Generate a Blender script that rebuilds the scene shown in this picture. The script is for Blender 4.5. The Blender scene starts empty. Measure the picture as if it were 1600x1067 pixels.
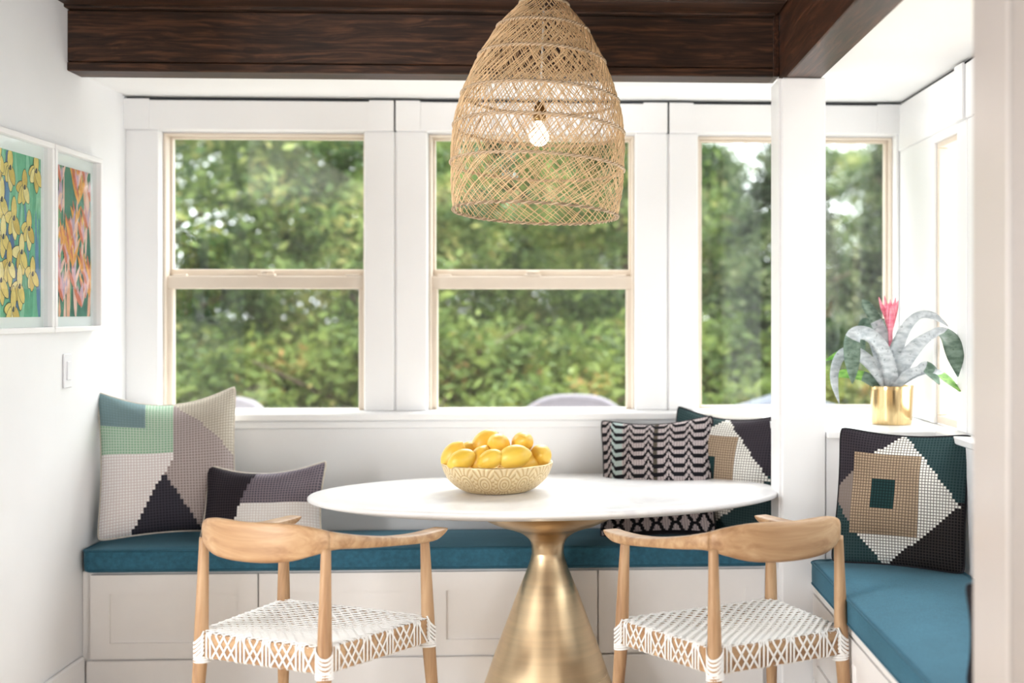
import bpy, math, random
from mathutils import Vector, Matrix, noise as mnoise
R = math.radians
C = bpy.context.scene.collection
SC = bpy.context.scene

# ------------------------------------------------------------------ camera
cam_data = bpy.data.cameras.new('camera')
cam = bpy.data.objects.new('camera', cam_data); C.objects.link(cam)
cam.location = (0, 0, 1.38)
cam.rotation_euler = (R(90), 0, -math.atan(105 / 2064))
cam_data.sensor_width = 36.0
cam_data.lens = 46.44
cam_data.shift_x = -0.125
cam_data.shift_y = -0.029
cam_data.clip_start = 0.05
cam_data.clip_end = 200
cam_data.dof.use_dof = True
cam_data.dof.focus_distance = 4.25
cam_data.dof.aperture_fstop = 1.3
SC.camera = cam

# ------------------------------------------------------------------ sky, lamps, exposure
world = bpy.data.worlds.new('sky'); SC.world = world
world.use_nodes = True
wn = world.node_tree.nodes; wl = world.node_tree.links
bg = wn['Background']
bg.inputs[0].default_value = (0.93, 0.97, 1.0, 1)
bg.inputs[1].default_value = 3.3


def area(name, loc, target, sx, sy, power, col=(1, 1, 1)):
    d = bpy.data.lights.new(name, 'AREA'); d.shape = 'RECTANGLE'; d.size = sx; d.size_y = sy
    d.energy = power; d.color = col
    o = bpy.data.objects.new(name, d); C.objects.link(o); o.location = loc
    o.rotation_euler = (Vector(target) - Vector(loc)).to_track_quat('-Z', 'Y').to_euler()
    return o


area('side_fill_light', (-4.7, 0.6, 1.35), (0.2, 2.4, 1.35), 4.0, 1.9, 215, (0.965, 0.985, 1.0))  # added fill lamp, left side of the unseen rear room
area('side_fill_light', (3.3, 0.0, 1.35), (-0.4, 2.4, 1.35), 4.0, 1.9, 105, (0.965, 0.985, 1.0))  # added fill lamp, right side of the unseen rear room
sun_d = bpy.data.lights.new('hazy_sun', 'SUN'); sun_d.energy = 4.5; sun_d.angle = R(42); sun_d.color = (1.0, 0.98, 0.95)
sun = bpy.data.objects.new('hazy_sun', sun_d); C.objects.link(sun)
sun.rotation_euler = Vector((-0.2, -0.62, -1.0)).to_track_quat('-Z', 'Y').to_euler()

SC.view_settings.view_transform = 'Standard'
SC.view_settings.look = 'None'
SC.view_settings.gamma = 1
SC.view_settings.use_curve_mapping = False
SC.view_settings.exposure = 0.95
SC.cycles.use_denoising = True
SC.cycles.max_bounces = 10
SC.cycles.transparent_max_bounces = 24
SC.cycles.sample_clamp_indirect = 6


# ------------------------------------------------------------------ materials
def srgb(r, g, b):
    def f(c):
        c /= 255.0
        return c / 12.92 if c <= 0.04045 else ((c + 0.055) / 1.055) ** 2.4
    return (f(r), f(g), f(b), 1)


class NT:
    def __init__(s, name):
        s.m = bpy.data.materials.new(name); s.m.use_nodes = True
        s.t = s.m.node_tree; s.b = s.t.nodes['Principled BSDF']
        s.out = s.t.nodes['Material Output']

    def n(s, typ, **kw):
        nd = s.t.nodes.new(typ)
        for k, v in kw.items():
            if k.startswith('i_'):
                nd.inputs[k[2:].replace('_', ' ')].default_value = v
            else:
                setattr(nd, k, v)
        return nd

    def l(s, a, b):
        s.t.links.new(a, b)

    def math(s, op, a, b=None, c=None):
        nd = s.n('ShaderNodeMath', operation=op)
        for i, v in enumerate((a, b, c)):
            if v is None: continue
            if hasattr(v, 'links'): s.l(v, nd.inputs[i])
            else: nd.inputs[i].default_value = v
        return nd.outputs[0]

    def ramp(s, fac, stops):
        nd = s.n('ShaderNodeValToRGB')
        e = nd.color_ramp.elements
        while len(e) < len(stops): e.new(0.5)
        for i, (p, c) in enumerate(stops):
            e[i].position = p; e[i].color = c
        s.l(fac, nd.inputs[0])
        return nd.outputs[0]

    def mix(s, fac, a, b):
        nd = s.n('ShaderNodeMix', data_type='RGBA')
        for sock, v in ((nd.inputs[0], fac), (nd.inputs[6], a), (nd.inputs[7], b)):
            if hasattr(v, 'links'): s.l(v, sock)
            else: sock.default_value = v
        return nd.outputs[2]

    def coord(s, kind='Object', scale=(1, 1, 1)):
        tc = s.n('ShaderNodeTexCoord')
        mp = s.n('ShaderNodeMapping')
        mp.inputs['Scale'].default_value = scale
        s.l(tc.outputs[kind], mp.inputs[0])
        return mp.outputs[0]

    def noise(s, vec, scale, detail=3, rough=0.5, dist=0.0):
        nd = s.n('ShaderNodeTexNoise')
        nd.inputs['Scale'].default_value = scale; nd.inputs['Detail'].default_value = detail
        nd.inputs['Roughness'].default_value = rough; nd.inputs['Distortion'].default_value = dist
        if vec is not None: s.l(vec, nd.inputs[0])
        return nd.outputs[0]

    def bump(s, h, strength=0.2, dist=0.002):
        nd = s.n('ShaderNodeBump'); nd.inputs['Strength'].default_value = strength
        nd.inputs['Distance'].default_value = dist
        s.l(h, nd.inputs['Height']); s.l(nd.outputs[0], s.b.inputs['Normal'])

    def set(s, **kw):
        for k, v in kw.items():
            s.b.inputs[k.replace('_', ' ')].default_value = v
        return s


def plain(name, col, rough=0.5, metal=0.0, var=0.06, scale=14, bump=0.0, spec=0.5):
    t = NT(name)
    v = t.coord()
    n = t.noise(v, scale, 4)
    dark = tuple(c * (1 - var) for c in col[:3]) + (1,)
    light = tuple(min(1, c * (1 + var)) for c in col[:3]) + (1,)
    t.l(t.ramp(n, [(0.3, dark), (0.7, light)]), t.b.inputs['Base Color'])
    t.set(Roughness=rough, Metallic=metal)
    t.b.inputs['Specular IOR Level'].default_value = spec
    if bump: t.bump(t.noise(v, scale * 12, 3), bump, 0.001)
    return t.m


def wood(name, dark, mid, light, axis=0, freq=34, rough=0.45, knots=0.0, spec=0.4):
    t = NT(name)
    sc = [freq, freq, freq]; sc[axis] = freq * 0.05
    v = t.coord('Object', tuple(sc))
    warp = t.noise(t.coord('Object', tuple(3 if i != axis else 1.2 for i in range(3))), 2.0, 2)
    g = t.n('ShaderNodeTexNoise'); g.inputs['Scale'].default_value = 1.0
    g.inputs['Detail'].default_value = 6; g.inputs['Roughness'].default_value = 0.62
    g.inputs['Distortion'].default_value = 0.5
    add = t.n('ShaderNodeVectorMath', operation='ADD')
    sclw = t.n('ShaderNodeVectorMath', operation='SCALE'); sclw.inputs['Scale'].default_value = 2.2 + knots * 3
    comb = t.n('ShaderNodeCombineXYZ')
    for i in range(3):
        if i != axis: t.l(warp, comb.inputs[i])
    t.l(comb.outputs[0], sclw.inputs[0]); t.l(v, add.inputs[0]); t.l(sclw.outputs[0], add.inputs[1])
    t.l(add.outputs[0], g.inputs[0])
    col = t.ramp(g.outputs[0], [(0.3, dark), (0.5, mid), (0.72, light)])
    if knots:
        vo = t.n('ShaderNodeTexVoronoi'); vo.inputs['Scale'].default_value = 1.0
        sk = [5.5, 5.5, 5.5]; sk[axis] = 2.1
        t.l(t.coord('Object', tuple(sk)), vo.inputs[0])
        k = t.math('LESS_THAN', vo.outputs[0], 0.11)
        col = t.mix(t.math('MULTIPLY', k, 0.6), col, tuple(c * 0.45 for c in mid[:3]) + (1,))
    t.l(col, t.b.inputs['Base Color'])
    t.set(Roughness=rough); t.b.inputs['Specular IOR Level'].default_value = spec
    t.bump(g.outputs[0], 0.25, 0.002)
    return t.m


def linen(name, col):
    t = NT(name)
    v = t.coord()
    n1 = t.noise(t.coord('Object', (60, 700, 60)), 1, 2)
    n2 = t.noise(t.coord('Object', (700, 60, 700)), 1, 2)
    n3 = t.noise(v, 6, 3)
    f = t.math('ADD', t.math('MULTIPLY', n1, 0.5), t.math('MULTIPLY', n2, 0.5))
    f = t.math('ADD', t.math('MULTIPLY', f, 0.75), t.math('MULTIPLY', n3, 0.25))
    lo = tuple(c * 0.66 for c in col[:3]) + (1,); hi = tuple(min(1, c * 1.35) for c in col[:3]) + (1,)
    t.l(t.ramp(f, [(0.35, lo), (0.65, hi)]), t.b.inputs['Base Color'])
    t.set(Roughness=0.85); t.b.inputs['Sheen Weight'].default_value = 0.7; t.b.inputs['Sheen Roughness'].default_value = 0.35
    t.b.inputs['Sheen Tint'].default_value = tuple(c ** 0.45 for c in col[:3]) + (1,)
    t.b.inputs['Specular IOR Level'].default_value = 0.2
    t.bump(f, 0.3, 0.001)
    return t.m


def yarn(name, col, gap=None):
    """chunky woven yarn: colour at the nub, the warp thread showing in the gaps (uv in cells)"""
    t = NT(name)
    gap = gap or tuple(c * 0.35 for c in col[:3]) + (1,)
    uv = t.n('ShaderNodeTexCoord').outputs['UV']
    sep = t.n('ShaderNodeSeparateXYZ'); t.l(uv, sep.inputs[0])
    fx = t.math('ABSOLUTE', t.math('SUBTRACT', t.math('FRACT', sep.outputs[0]), 0.5))
    fy = t.math('ABSOLUTE', t.math('SUBTRACT', t.math('FRACT', sep.outputs[1]), 0.5))
    d = t.math('MAXIMUM', fx, fy)
    k = t.n('ShaderNodeMapRange'); k.inputs[1].default_value = 0.30; k.inputs[2].default_value = 0.47
    t.l(d, k.inputs[0])
    n = t.noise(t.coord('Object'), 260, 2)
    c = t.mix(n, tuple(x * 0.8 for x in col[:3]) + (1,), tuple(min(1, x * 1.15) for x in col[:3]) + (1,))
    t.l(t.mix(k.outputs[0], c, gap), t.b.inputs['Base Color'])
    t.set(Roughness=0.9); t.b.inputs['Specular IOR Level'].default_value = 0.15
    return t.m


def metal(name, col, rough, streak=(3, 3, 220), var=0.25, aniso=0.5, bump=0.05):
    t = NT(name)
    n = t.noise(t.coord('Object', streak), 1, 4)
    lo = tuple(c * (1 - var) for c in col[:3]) + (1,); hi = tuple(min(1, c * (1 + var * .5)) for c in col[:3]) + (1,)
    t.l(t.ramp(n, [(0.3, lo), (0.7, hi)]), t.b.inputs['Base Color'])
    rr = t.n('ShaderNodeMapRange'); rr.inputs[3].default_value = rough * 0.75; rr.inputs[4].default_value = rough * 1.3
    t.l(n, rr.inputs[0]); t.l(rr.outputs[0], t.b.inputs['Roughness'])
    t.set(Metallic=1.0); t.b.inputs['Anisotropic'].default_value = aniso
    t.bump(n, bump, 0.0006)
    return t.m


def glass_mat():
    t = NT('window_glass')
    tr = t.n('ShaderNodeBsdfTransparent'); tr.inputs[0].default_value = (0.97, 0.985, 0.98, 1)
    gl = t.n('ShaderNodeBsdfGlossy'); gl.inputs['Roughness'].default_value = 0.02
    wob = t.noise(t.coord(), 1.3, 2)
    b = t.n('ShaderNodeBump'); b.inputs['Strength'].default_value = 0.02
    t.l(wob, b.inputs['Height']); t.l(b.outputs[0], gl.inputs['Normal'])
    ge = t.n('ShaderNodeNewGeometry')
    dt = t.n('ShaderNodeVectorMath', operation='DOT_PRODUCT')
    t.l(ge.outputs['Incoming'], dt.inputs[0]); t.l(ge.outputs['Normal'], dt.inputs[1])
    graze = t.math('POWER', t.math('SUBTRACT', 1.0, t.math('ABSOLUTE', dt.outputs['Value'])), 5.0)
    refl = t.math('ADD', 0.085, t.math('MULTIPLY', graze, 0.7))
    front = t.math('SUBTRACT', 1.0, ge.outputs['Backfacing'])
    fac = t.math('MULTIPLY', refl, front)
    mx = t.n('ShaderNodeMixShader')
    t.l(fac, mx.inputs[0]); t.l(tr.outputs[0], mx.inputs[1]); t.l(gl.outputs[0], mx.inputs[2])
    t.l(mx.outputs[0], t.out.inputs[0])
    t.t.nodes.remove(t.b)
    return t.m


def leaf_mat(name, stops, trans=0.35):
    t = NT(name)
    g = t.n('ShaderNodeNewGeometry')
    n = t.ramp(t.noise(t.coord('Object'), 1.5, 2), [(0.36, (0, 0, 0, 1)), (0.64, (1, 1, 1, 1))])
    f = t.math('ADD', t.math('MULTIPLY', g.outputs['Random Per Island'], 0.34), t.math('MULTIPLY', n, 0.66))
    col = t.ramp(f, stops)
    t.l(col, t.b.inputs['Base Color']); t.set(Roughness=0.6)
    t.b.inputs['Specular IOR Level'].default_value = 0.2
    tl = t.n('ShaderNodeBsdfTranslucent'); t.l(col, tl.inputs[0])
    mx = t.n('ShaderNodeMixShader'); mx.inputs[0].default_value = trans
    t.l(t.b.outputs[0], mx.inputs[1]); t.l(tl.outputs[0], mx.inputs[2]); t.l(mx.outputs[0], t.out.inputs[0])
    return t.m


def emit(name, col, s):
    t = NT(name)
    t.b.inputs['Emission Color'].default_value = col
    t.b.inputs['Emission Strength'].default_value = s
    t.b.inputs['Base Color'].default_value = col
    return t.m


M = {}
M['wall'] = plain('white_wall_paint', srgb(240, 240, 241), 0.55, var=0.012, scale=5, bump=0.03)
M['rear'] = plain('warm_grey_paint', srgb(176, 170, 164), 0.6, var=0.02)
M['trim'] = plain('white_gloss_trim', srgb(244, 244, 245), 0.3, var=0.01, scale=4)
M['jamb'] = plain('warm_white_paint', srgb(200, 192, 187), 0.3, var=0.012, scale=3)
M['ceil'] = plain('white_ceiling_paint', srgb(246, 246, 246), 0.7, var=0.012, scale=3)
M['gap'] = plain('painted_gap_shade', srgb(70, 72, 76), 0.9)  # shade of the casing gaps as a dark colour
M['cab'] = plain('painted_cabinet', srgb(246, 243, 241), 0.4, var=0.01)
M['vinyl'] = plain('beige_window_vinyl', srgb(222, 209, 194), 0.4, var=0.02)
M['beam'] = wood('dark_stained_fir', srgb(22, 14, 10), srgb(56, 36, 25), srgb(104, 68, 47), 0, 78, 0.5, knots=0.7)
M['beam_y'] = wood('dark_stained_fir_long', srgb(26, 15, 10), srgb(58, 35, 23), srgb(100, 62, 42), 1, 78, 0.38, knots=0.6)
M['teak'] = wood('pale_teak', srgb(150, 110, 77), srgb(181, 143, 106), srgb(203, 169, 132), 2, 30, 0.42)
M['teak_x'] = wood('pale_teak_cross', srgb(154, 114, 80), srgb(185, 147, 109), srgb(207, 173, 135), 0, 30, 0.42)
M['floor'] = wood('oak_floor', srgb(182, 162, 138), srgb(206, 188, 166), srgb(222, 206, 186), 1, 14, 0.4)
M['strap'] = plain('white_leather_strap', srgb(250, 248, 245), 0.55, var=0.03, scale=60)
M['linen'] = linen('teal_linen', srgb(54, 102, 124))
M['piping'] = linen('teal_piping', srgb(50, 94, 114))
M['brass'] = metal('brushed_brass', srgb(218, 194, 158), 0.30, (1.5, 1.5, 60), 0.10, 0.6, 0.012)
M['pot'] = metal('polished_brass', srgb(224, 196, 146), 0.16, (160, 160, 2), 0.15, 0.0, 0.02)
M['socket'] = metal('socket_brass', srgb(170, 140, 96), 0.3)
M['rattan'] = plain('natural_rattan', srgb(230, 197, 154), 0.6, var=0.16, scale=30)
M['rattan_dark'] = plain('rattan_rim', srgb(206, 180, 150), 0.6, var=0.14, scale=40)
M['cord'] = plain('white_cord', srgb(235, 230, 222), 0.6)
M['bulb'] = emit('lit_bulb', (1.0, 0.95, 0.88, 1), 1.6)
M['glass'] = glass_mat()
M['switch'] = plain('white_plastic', srgb(238, 238, 242), 0.35, var=0.01)
M['frame_white'] = plain('white_frame_lacquer', srgb(246, 244, 244), 0.35, var=0.01)
M['mat_board'] = plain('mat_board', srgb(238, 240, 242), 0.8, var=0.01)
M['bark'] = plain('bark', srgb(84, 70, 58), 0.9, var=0.35, scale=9)
M['soil'] = plain('potting_soil', srgb(62, 48, 38), 0.95, var=0.3, scale=60)


def marble():
    t = NT('white_marble')
    v = t.coord()
    n = t.noise(v, 2.2, 7, 0.6, 1.4)
    t.l(t.ramp(n, [(0.40, srgb(234, 232, 234)), (0.5, srgb(246, 245, 245)), (0.62, srgb(248, 247, 247))]), t.b.inputs['Base Color'])
    t.set(Roughness=0.26)
    return t.m


M['marble'] = marble()


def lemon_mat(name, a, b):
    t = NT(name)
    v = t.coord()
    t.l(t.ramp(t.noise(v, 9, 3), [(0.3, a), (0.7, b)]), t.b.inputs['Base Color'])
    t.set(Roughness=0.38); t.b.inputs['Subsurface Weight'].default_value = 0.06
    t.b.inputs['Subsurface Radius'].default_value = (0.01, 0.006, 0.002)
    vo = t.n('ShaderNodeTexVoronoi'); vo.inputs['Scale'].default_value = 260; t.l(v, vo.inputs[0])
    t.bump(vo.outputs[0], 0.25, 0.0008)
    return t.m


M['lemon'] = lemon_mat('lemon_peel', srgb(236, 184, 62), srgb(248, 208, 94))
M['lemon_pale'] = lemon_mat('lemon_peel_pale', srgb(228, 184, 56), srgb(246, 212, 98))
M['lemon_tip'] = plain('lemon_stem', srgb(120, 104, 48), 0.8)


# ------------------------------------------------------------------ mesh builder
class MB:
    def __init__(s):
        s.v = []; s.f = []; s.mi = []; s.sm = []; s.uv = None

    def add(s, verts, faces, mi=0, smooth=False):
        o = len(s.v)
        s.v.extend([tuple(p) for p in verts])
        for f in faces:
            s.f.append(tuple(i + o for i in f)); s.mi.append(mi); s.sm.append(smooth)
        return s

    def box(s, x0, x1, y0, y1, z0, z1, mi=0, bev=0.0):
        if bev <= 0:
            v = [(x, y, z) for x in (x0, x1) for y in (y0, y1) for z in (z0, z1)]
            f = [(0, 1, 3, 2), (4, 6, 7, 5), (0, 4, 5, 1), (2, 3, 7, 6), (0, 2, 6, 4), (1, 5, 7, 3)]
            return s.add(v, f, mi)
        b = min(bev, (x1 - x0) * .49, (y1 - y0) * .49, (z1 - z0) * .49)
        # chamfered box
        c = [(x0, x1), (y0, y1), (z0, z1)]
        idx = {}; v = []
        for sx in (0, 1):
            for sy in (0, 1):
                for sz in (0, 1):
                    sg = (sx, sy, sz)
                    for a in range(3):
                        p = []
                        for k in range(3):
                            e = c[k][sg[k]]
                            p.append(e if k == a else e + (b if sg[k] == 0 else -b))
                        idx[(sg, a)] = len(v); v.append(p)
        f = []
        for a in range(3):
            o1, o2 = [k for k in range(3) if k != a]
            for sd in (0, 1):
                q = []
                for (p1, p2) in ((0, 0), (1, 0), (1, 1), (0, 1)):
                    g = [0, 0, 0]; g[a] = sd; g[o1] = p1; g[o2] = p2
                    q.append(idx[(tuple(g), a)])
                f.append(q)
        for a in range(3):
            o1, o2 = [k for k in range(3) if k != a]
            for p1 in (0, 1):
                for p2 in (0, 1):
                    g0 = [0, 0, 0]; g0[o1] = p1; g0[o2] = p2; g1 = list(g0); g1[a] = 1
                    g0, g1 = tuple(g0), tuple(g1)
                    f.append([idx[(g0, o1)], idx[(g1, o1)], idx[(g1, o2)], idx[(g0, o2)]])
        for sx in (0, 1):
            for sy in (0, 1):
                for sz in (0, 1):
                    g = (sx, sy, sz); f.append([idx[(g, 0)], idx[(g, 1)], idx[(g, 2)]])
        return s.add(v, f, mi)

    def tube(s, pts, rad, sides=6, mi=0, caps=True, smooth=True, closed=False, flat=None):
        """rad: number or list; flat=(w,h): elliptical section, w sideways, h along the given normal list"""
        pts = [Vector(p) for p in pts]; n = len(pts)
        rads = rad if isinstance(rad, (list, tuple)) else [rad] * n
        ring = []; up = None
        for i, p in enumerate(pts):
            if closed: t = pts[(i + 1) % n] - pts[i - 1]
            else: t = pts[min(i + 1, n - 1)] - pts[max(i - 1, 0)]
            if t.length < 1e-9: t = Vector((0, 0, 1))
            t.normalize()
            if up is None:
                ref = Vector((0, 0, 1)) if abs(t.z) < 0.9 else Vector((1, 0, 0))
                up = (ref - t * ref.dot(t)).normalized()
            else:
                up = up - t * up.dot(t)
                if up.length < 1e-6: up = t.orthogonal()
                up.normalize()
            sd = t.cross(up)
            ring.append([p + (sd * math.cos(2 * math.pi * k / sides) + up * math.sin(2 * math.pi * k / sides)) * rads[i] for k in range(sides)])
        v = [q for r in ring for q in r]; f = []
        m = n if closed else n - 1
        for i in range(m):
            a = i * sides; b = ((i + 1) % n) * sides
            for k in range(sides):
                k2 = (k + 1) % sides
                f.append((a + k, a + k2, b + k2, b + k))
        if caps and not closed:
            f.append(tuple(range(sides))[::-1]); f.append(tuple((n - 1) * sides + k for k in range(sides)))
        return s.add(v, f, mi, smooth)

    def ribbon(s, pts, nrm, w, h, mi=0):
        """flat strap of width w, thickness h, along pts; nrm = outward normal (single or list)"""
        pts = [Vector(p) for p in pts]; n = len(pts); v = []
        for i, p in enumerate(pts):
            t = (pts[min(i + 1, n - 1)] - pts[max(i - 1, 0)]).normalized()
            nn = Vector(nrm[i] if isinstance(nrm, list) else nrm)
            nn = (nn - t * nn.dot(t)).normalized()
            sd = t.cross(nn)
            v += [p + sd * w / 2, p + sd * w * .28 + nn * h, p - sd * w * .28 + nn * h, p - sd * w / 2]
        f = []
        for i in range(n - 1):
            a = i * 4; b = a + 4
            f += [(a, a + 1, b + 1, b), (a + 1, a + 2, b + 2, b + 1), (a + 2, a + 3, b + 3, b + 2), (a + 3, a, b, b + 3)]
        f += [(0, 3, 2, 1), (4 * n - 4, 4 * n - 3, 4 * n - 2, 4 * n - 1)]
        return s.add(v, f, mi, True)

    def lathe(s, prof, seg=48, mi=0, center=(0, 0, 0), smooth=True, sx=1, sy=1, cap0=False, cap1=False):
        cx, cy, cz = center; v = []; f = []
        for (r, z) in prof:
            for k in range(seg):
                a = 2 * math.pi * k / seg
                v.append((cx + r * math.cos(a) * sx, cy + r * math.sin(a) * sy, cz + z))
        for i in range(len(prof) - 1):
            for k in range(seg):
                k2 = (k + 1) % seg
                f.append((i * seg + k, i * seg + k2, (i + 1) * seg + k2, (i + 1) * seg + k))
        if cap0: f.append(tuple(range(seg))[::-1])
        if cap1: f.append(tuple((len(prof) - 1) * seg + k for k in range(seg)))
        return s.add(v, f, mi, smooth)

    def grid(s, fn, nu, nv, mi=0, smooth=True):
        v = [fn(i / nu, j / nv) for j in range(nv + 1) for i in range(nu + 1)]
        f = [(j * (nu + 1) + i, j * (nu + 1) + i + 1, (j + 1) * (nu + 1) + i + 1, (j + 1) * (nu + 1) + i) for j in range(nv) for i in range(nu)]
        return s.add(v, f, mi, smooth)

    def build(s, name, mats, parent=None, loc=None, kind=None):
        me = bpy.data.meshes.new(name)
        me.from_pydata(s.v, [], s.f)
        if not isinstance(mats, (list, tuple)): mats = [mats]
        for m in mats: me.materials.append(m)
        me.polygons.foreach_set('material_index', s.mi)
        me.polygons.foreach_set('use_smooth', s.sm)
        if s.uv:
            u = me.uv_layers.new(name='UVMap')
            for li, l in enumerate(me.loops): u.data[li].uv = s.uv[l.vertex_index]
        me.update()
        o = bpy.data.objects.new(name, me); C.objects.link(o)
        if parent: o.parent = parent
        if loc: o.location = loc
        if kind: o['kind'] = kind
        return o


def empty(name, loc=(0, 0, 0), rz=0, kind=None):
    o = bpy.data.objects.new(name, None); C.objects.link(o)
    o.location = loc; o.rotation_euler = (0, 0, rz); o.empty_display_size = 0.1
    if kind: o['kind'] = kind
    return o


def tag(o, label, cat, group=None):
    o['label'] = label; o['category'] = cat
    if group: o['group'] = group
    return o


def bx(name, mat, x0, x1, y0, y1, z0, z1, parent=None, kind=None, bev=0.0):
    b = MB().box(x0, x1, y0, y1, z0, z1, 0, bev)
    return b.build(name, mat, parent, kind=kind)


def copy_tree(o, parent=None):
    c = o.copy(); C.objects.link(c)
    if parent is not None: c.parent = parent
    for ch in list(o.children): copy_tree(ch, c)
    return c


def catmull(P, n):
    P = [Vector(p) for p in P]; out = []
    for i in range(len(P) - 1):
        p0 = P[max(i - 1, 0)]; p1 = P[i]; p2 = P[i + 1]; p3 = P[min(i + 2, len(P) - 1)]
        for k in range(n):
            t = k / n
            out.append(0.5 * ((2 * p1) + (-p0 + p2) * t + (2 * p0 - 5 * p1 + 4 * p2 - p3) * t * t + (-p0 + 3 * p1 - 3 * p2 + p3) * t ** 3))
    out.append(P[-1]); return out


def catmull_n(P, n):
    """same for tuples of any length"""
    out = []; L = len(P[0])
    for i in range(len(P) - 1):
        p0 = P[max(i - 1, 0)]; p1 = P[i]; p2 = P[i + 1]; p3 = P[min(i + 2, len(P) - 1)]
        for k in range(n):
            t = k / n
            out.append(tuple(0.5 * ((2 * p1[j]) + (-p0[j] + p2[j]) * t + (2 * p0[j] - 5 * p1[j] + 4 * p2[j] - p3[j]) * t * t + (-p0[j] + 3 * p1[j] - 3 * p2[j] + p3[j]) * t ** 3) for j in range(L)))
    out.append(tuple(P[-1])); return out


S = 'structure'
XL, XR = -1.76, 1.34
ZC = 2.23           # plaster ceiling
ZB = 2.22            # underside of the beams
ZW = 2.444            # underside of the wooden ceiling
YW = 5.36            # back wall plane
YC = 5.30            # face of the window casings

# ------------------------------------------------------------------ room shell
bx('floor', M['floor'], -4.95, 3.6, -3.12, 5.5, -0.06, 0.0, kind=S)
bx('wall_left', M['wall'], XL - 0.12, XL, 3.6, 5.5, 0, 2.62, kind=S)
# the rest of the room behind the camera
bx('wall_rear', M['rear'], -4.95, 3.6, -3.12, -3.0, 0, 2.6, kind=S)
bx('wall_far_left', M['wall'], -4.95, -4.85, -3.0, 3.72, 0, 2.6, kind=S)
bx('wall_front_left', M['wall'], -4.85, XL - 0.12, 3.6, 3.72, 0, 2.6, kind=S)
bx('wall_far_right', M['wall'], 3.5, 3.6, -3.0, 2.535, 0, 2.6, kind=S)
bx('ceiling_left', M['ceil'], -4.95, XL, -3.12, 3.72, ZW + 0.01, ZW + 0.06, kind=S)
bx('ceiling_rear', M['ceil'], XL, 0.86, -3.12, -0.5, ZW + 0.01, ZW + 0.06, kind=S)
# back wall with three window openings, built from the panels between the holes
WIN = [(-1.632, -0.828), (-0.580, 0.250), (0.503, 1.309)]
WZ0, WZ1 = 0.965, 2.094
b = MB()
b.box(XL, 0.74, YW - 0.155, YW + 0.14, 0, WZ0 - 0.01)
b.box(0.74, XR + 0.1, YW - 0.06, YW + 0.14, 0, WZ0 - 0.01)
b.box(XL, XR + 0.1, YW, YW + 0.14, WZ1, 2.62)
xs = [XL] + [x for w in WIN for x in w] + [XR + 0.1]
for i in range(0, len(xs), 2):
    b.box(xs[i], xs[i + 1], YW, YW + 0.14, WZ0 - 0.01, WZ1)
b.build('wall_back', M['wall'], kind=S)
# right wall: a slim window next to the corner and a wide one nearer to the camera
RW = [(4.50, 4.80), (3.05, 4.28)]
b = MB()
b.box(XR, XR + 0.14, 2.76, 5.5, 0, 0.96)
b.box(XR, XR + 0.14, 2.76, 5.5, 2.0, 2.62)
ys = [2.76, RW[1][0], RW[1][1], RW[0][0], RW[0][1], 5.5]
for i in range(0, 6, 2):
    b.box(XR, XR + 0.14, ys[i], ys[i + 1], 0.96, 2.0)
b.build('wall_right', M['wall'], kind=S)
bx('ceiling', M['ceil'], XL, XR + 0.14, 4.80, 5.5, ZC, 2.30, kind=S)
b = MB().box(0.86, XR + 0.14, 2.76, 4.80, ZC, 2.30).box(0.86, 3.6, -3.12, 2.76, ZC, 2.30)
b.build('ceiling_side', M['ceil'], kind=S)
wc = empty('ceiling_boards', kind=S)
for i in range(26):
    y1 = 4.72 - i * 0.20
    bx('plank', M['beam'], XL, 0.735, y1 - 0.196, y1, ZW, ZW + 0.03, wc, bev=0.004)
bx('ceiling_deck', M['beam'], XL, 0.86, -0.5, 4.83, ZW + 0.031, ZW + 0.05, kind=S)
# beams
bm_ = empty('ceiling_beam', kind=S)
bx('upper_board', M['beam'], XL, 0.720, 4.70, 4.83, ZB + 0.033, ZW - 0.012, bm_, bev=0.003)
bx('lower_board', M['beam'], XL, 0.720, 4.697, 4.83, ZB, ZB + 0.031, bm_, bev=0.003)
bx('top_board', M['beam'], XL, 0.720, 4.665, 4.83, ZW - 0.01, ZW + 0.03, bm_, bev=0.003)
bx('ceiling_beam_long', M['beam_y'], 0.738, 0.862, -3.0, 4.715, 2.190, ZW + 0.05, kind=S, bev=0.004)
bx('beam_post', M['beam_y'], 0.716, 0.737, 4.69, 4.83, ZB, ZW + 0.03, kind=S, bev=0.003)
# pillar
pl = empty('pillar', kind=S)
bx('shaft', M['trim'], 0.722, 0.874, 4.53, 4.72, 0, 2.189, pl, bev=0.004)
bx('edge_strip', M['trim'], 0.712, 0.724, 4.545, 4.72, 0, 2.189, pl, bev=0.002)
# deep ledge behind the right bench
lg = empty('ledge_right', kind=S)
bx('panel', M['wall'], 0.876, XR, 4.535, 5.30, 0, 0.945, lg)
bx('side_panel', M['wall'], 0.752, 0.876, 4.722, 5.30, 0, 0.945, lg)
bx('ledge_top', M['trim'], 0.876, XR, 4.505, 5.30, 0.943, 0.968, lg, bev=0.004)
bx('ledge_top', M['trim'], 0.742, 0.876, 4.722, 5.30, 0.943, 0.968, lg)
bx('wainscot_right', M['wall'], 1.285, XR, 2.76, 4.535, 0, 0.945, kind=S)
bx('sill_right', M['trim'], 1.252, XR, 2.76, 4.52, 0.945, 0.970, kind=S, bev=0.004)
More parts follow.
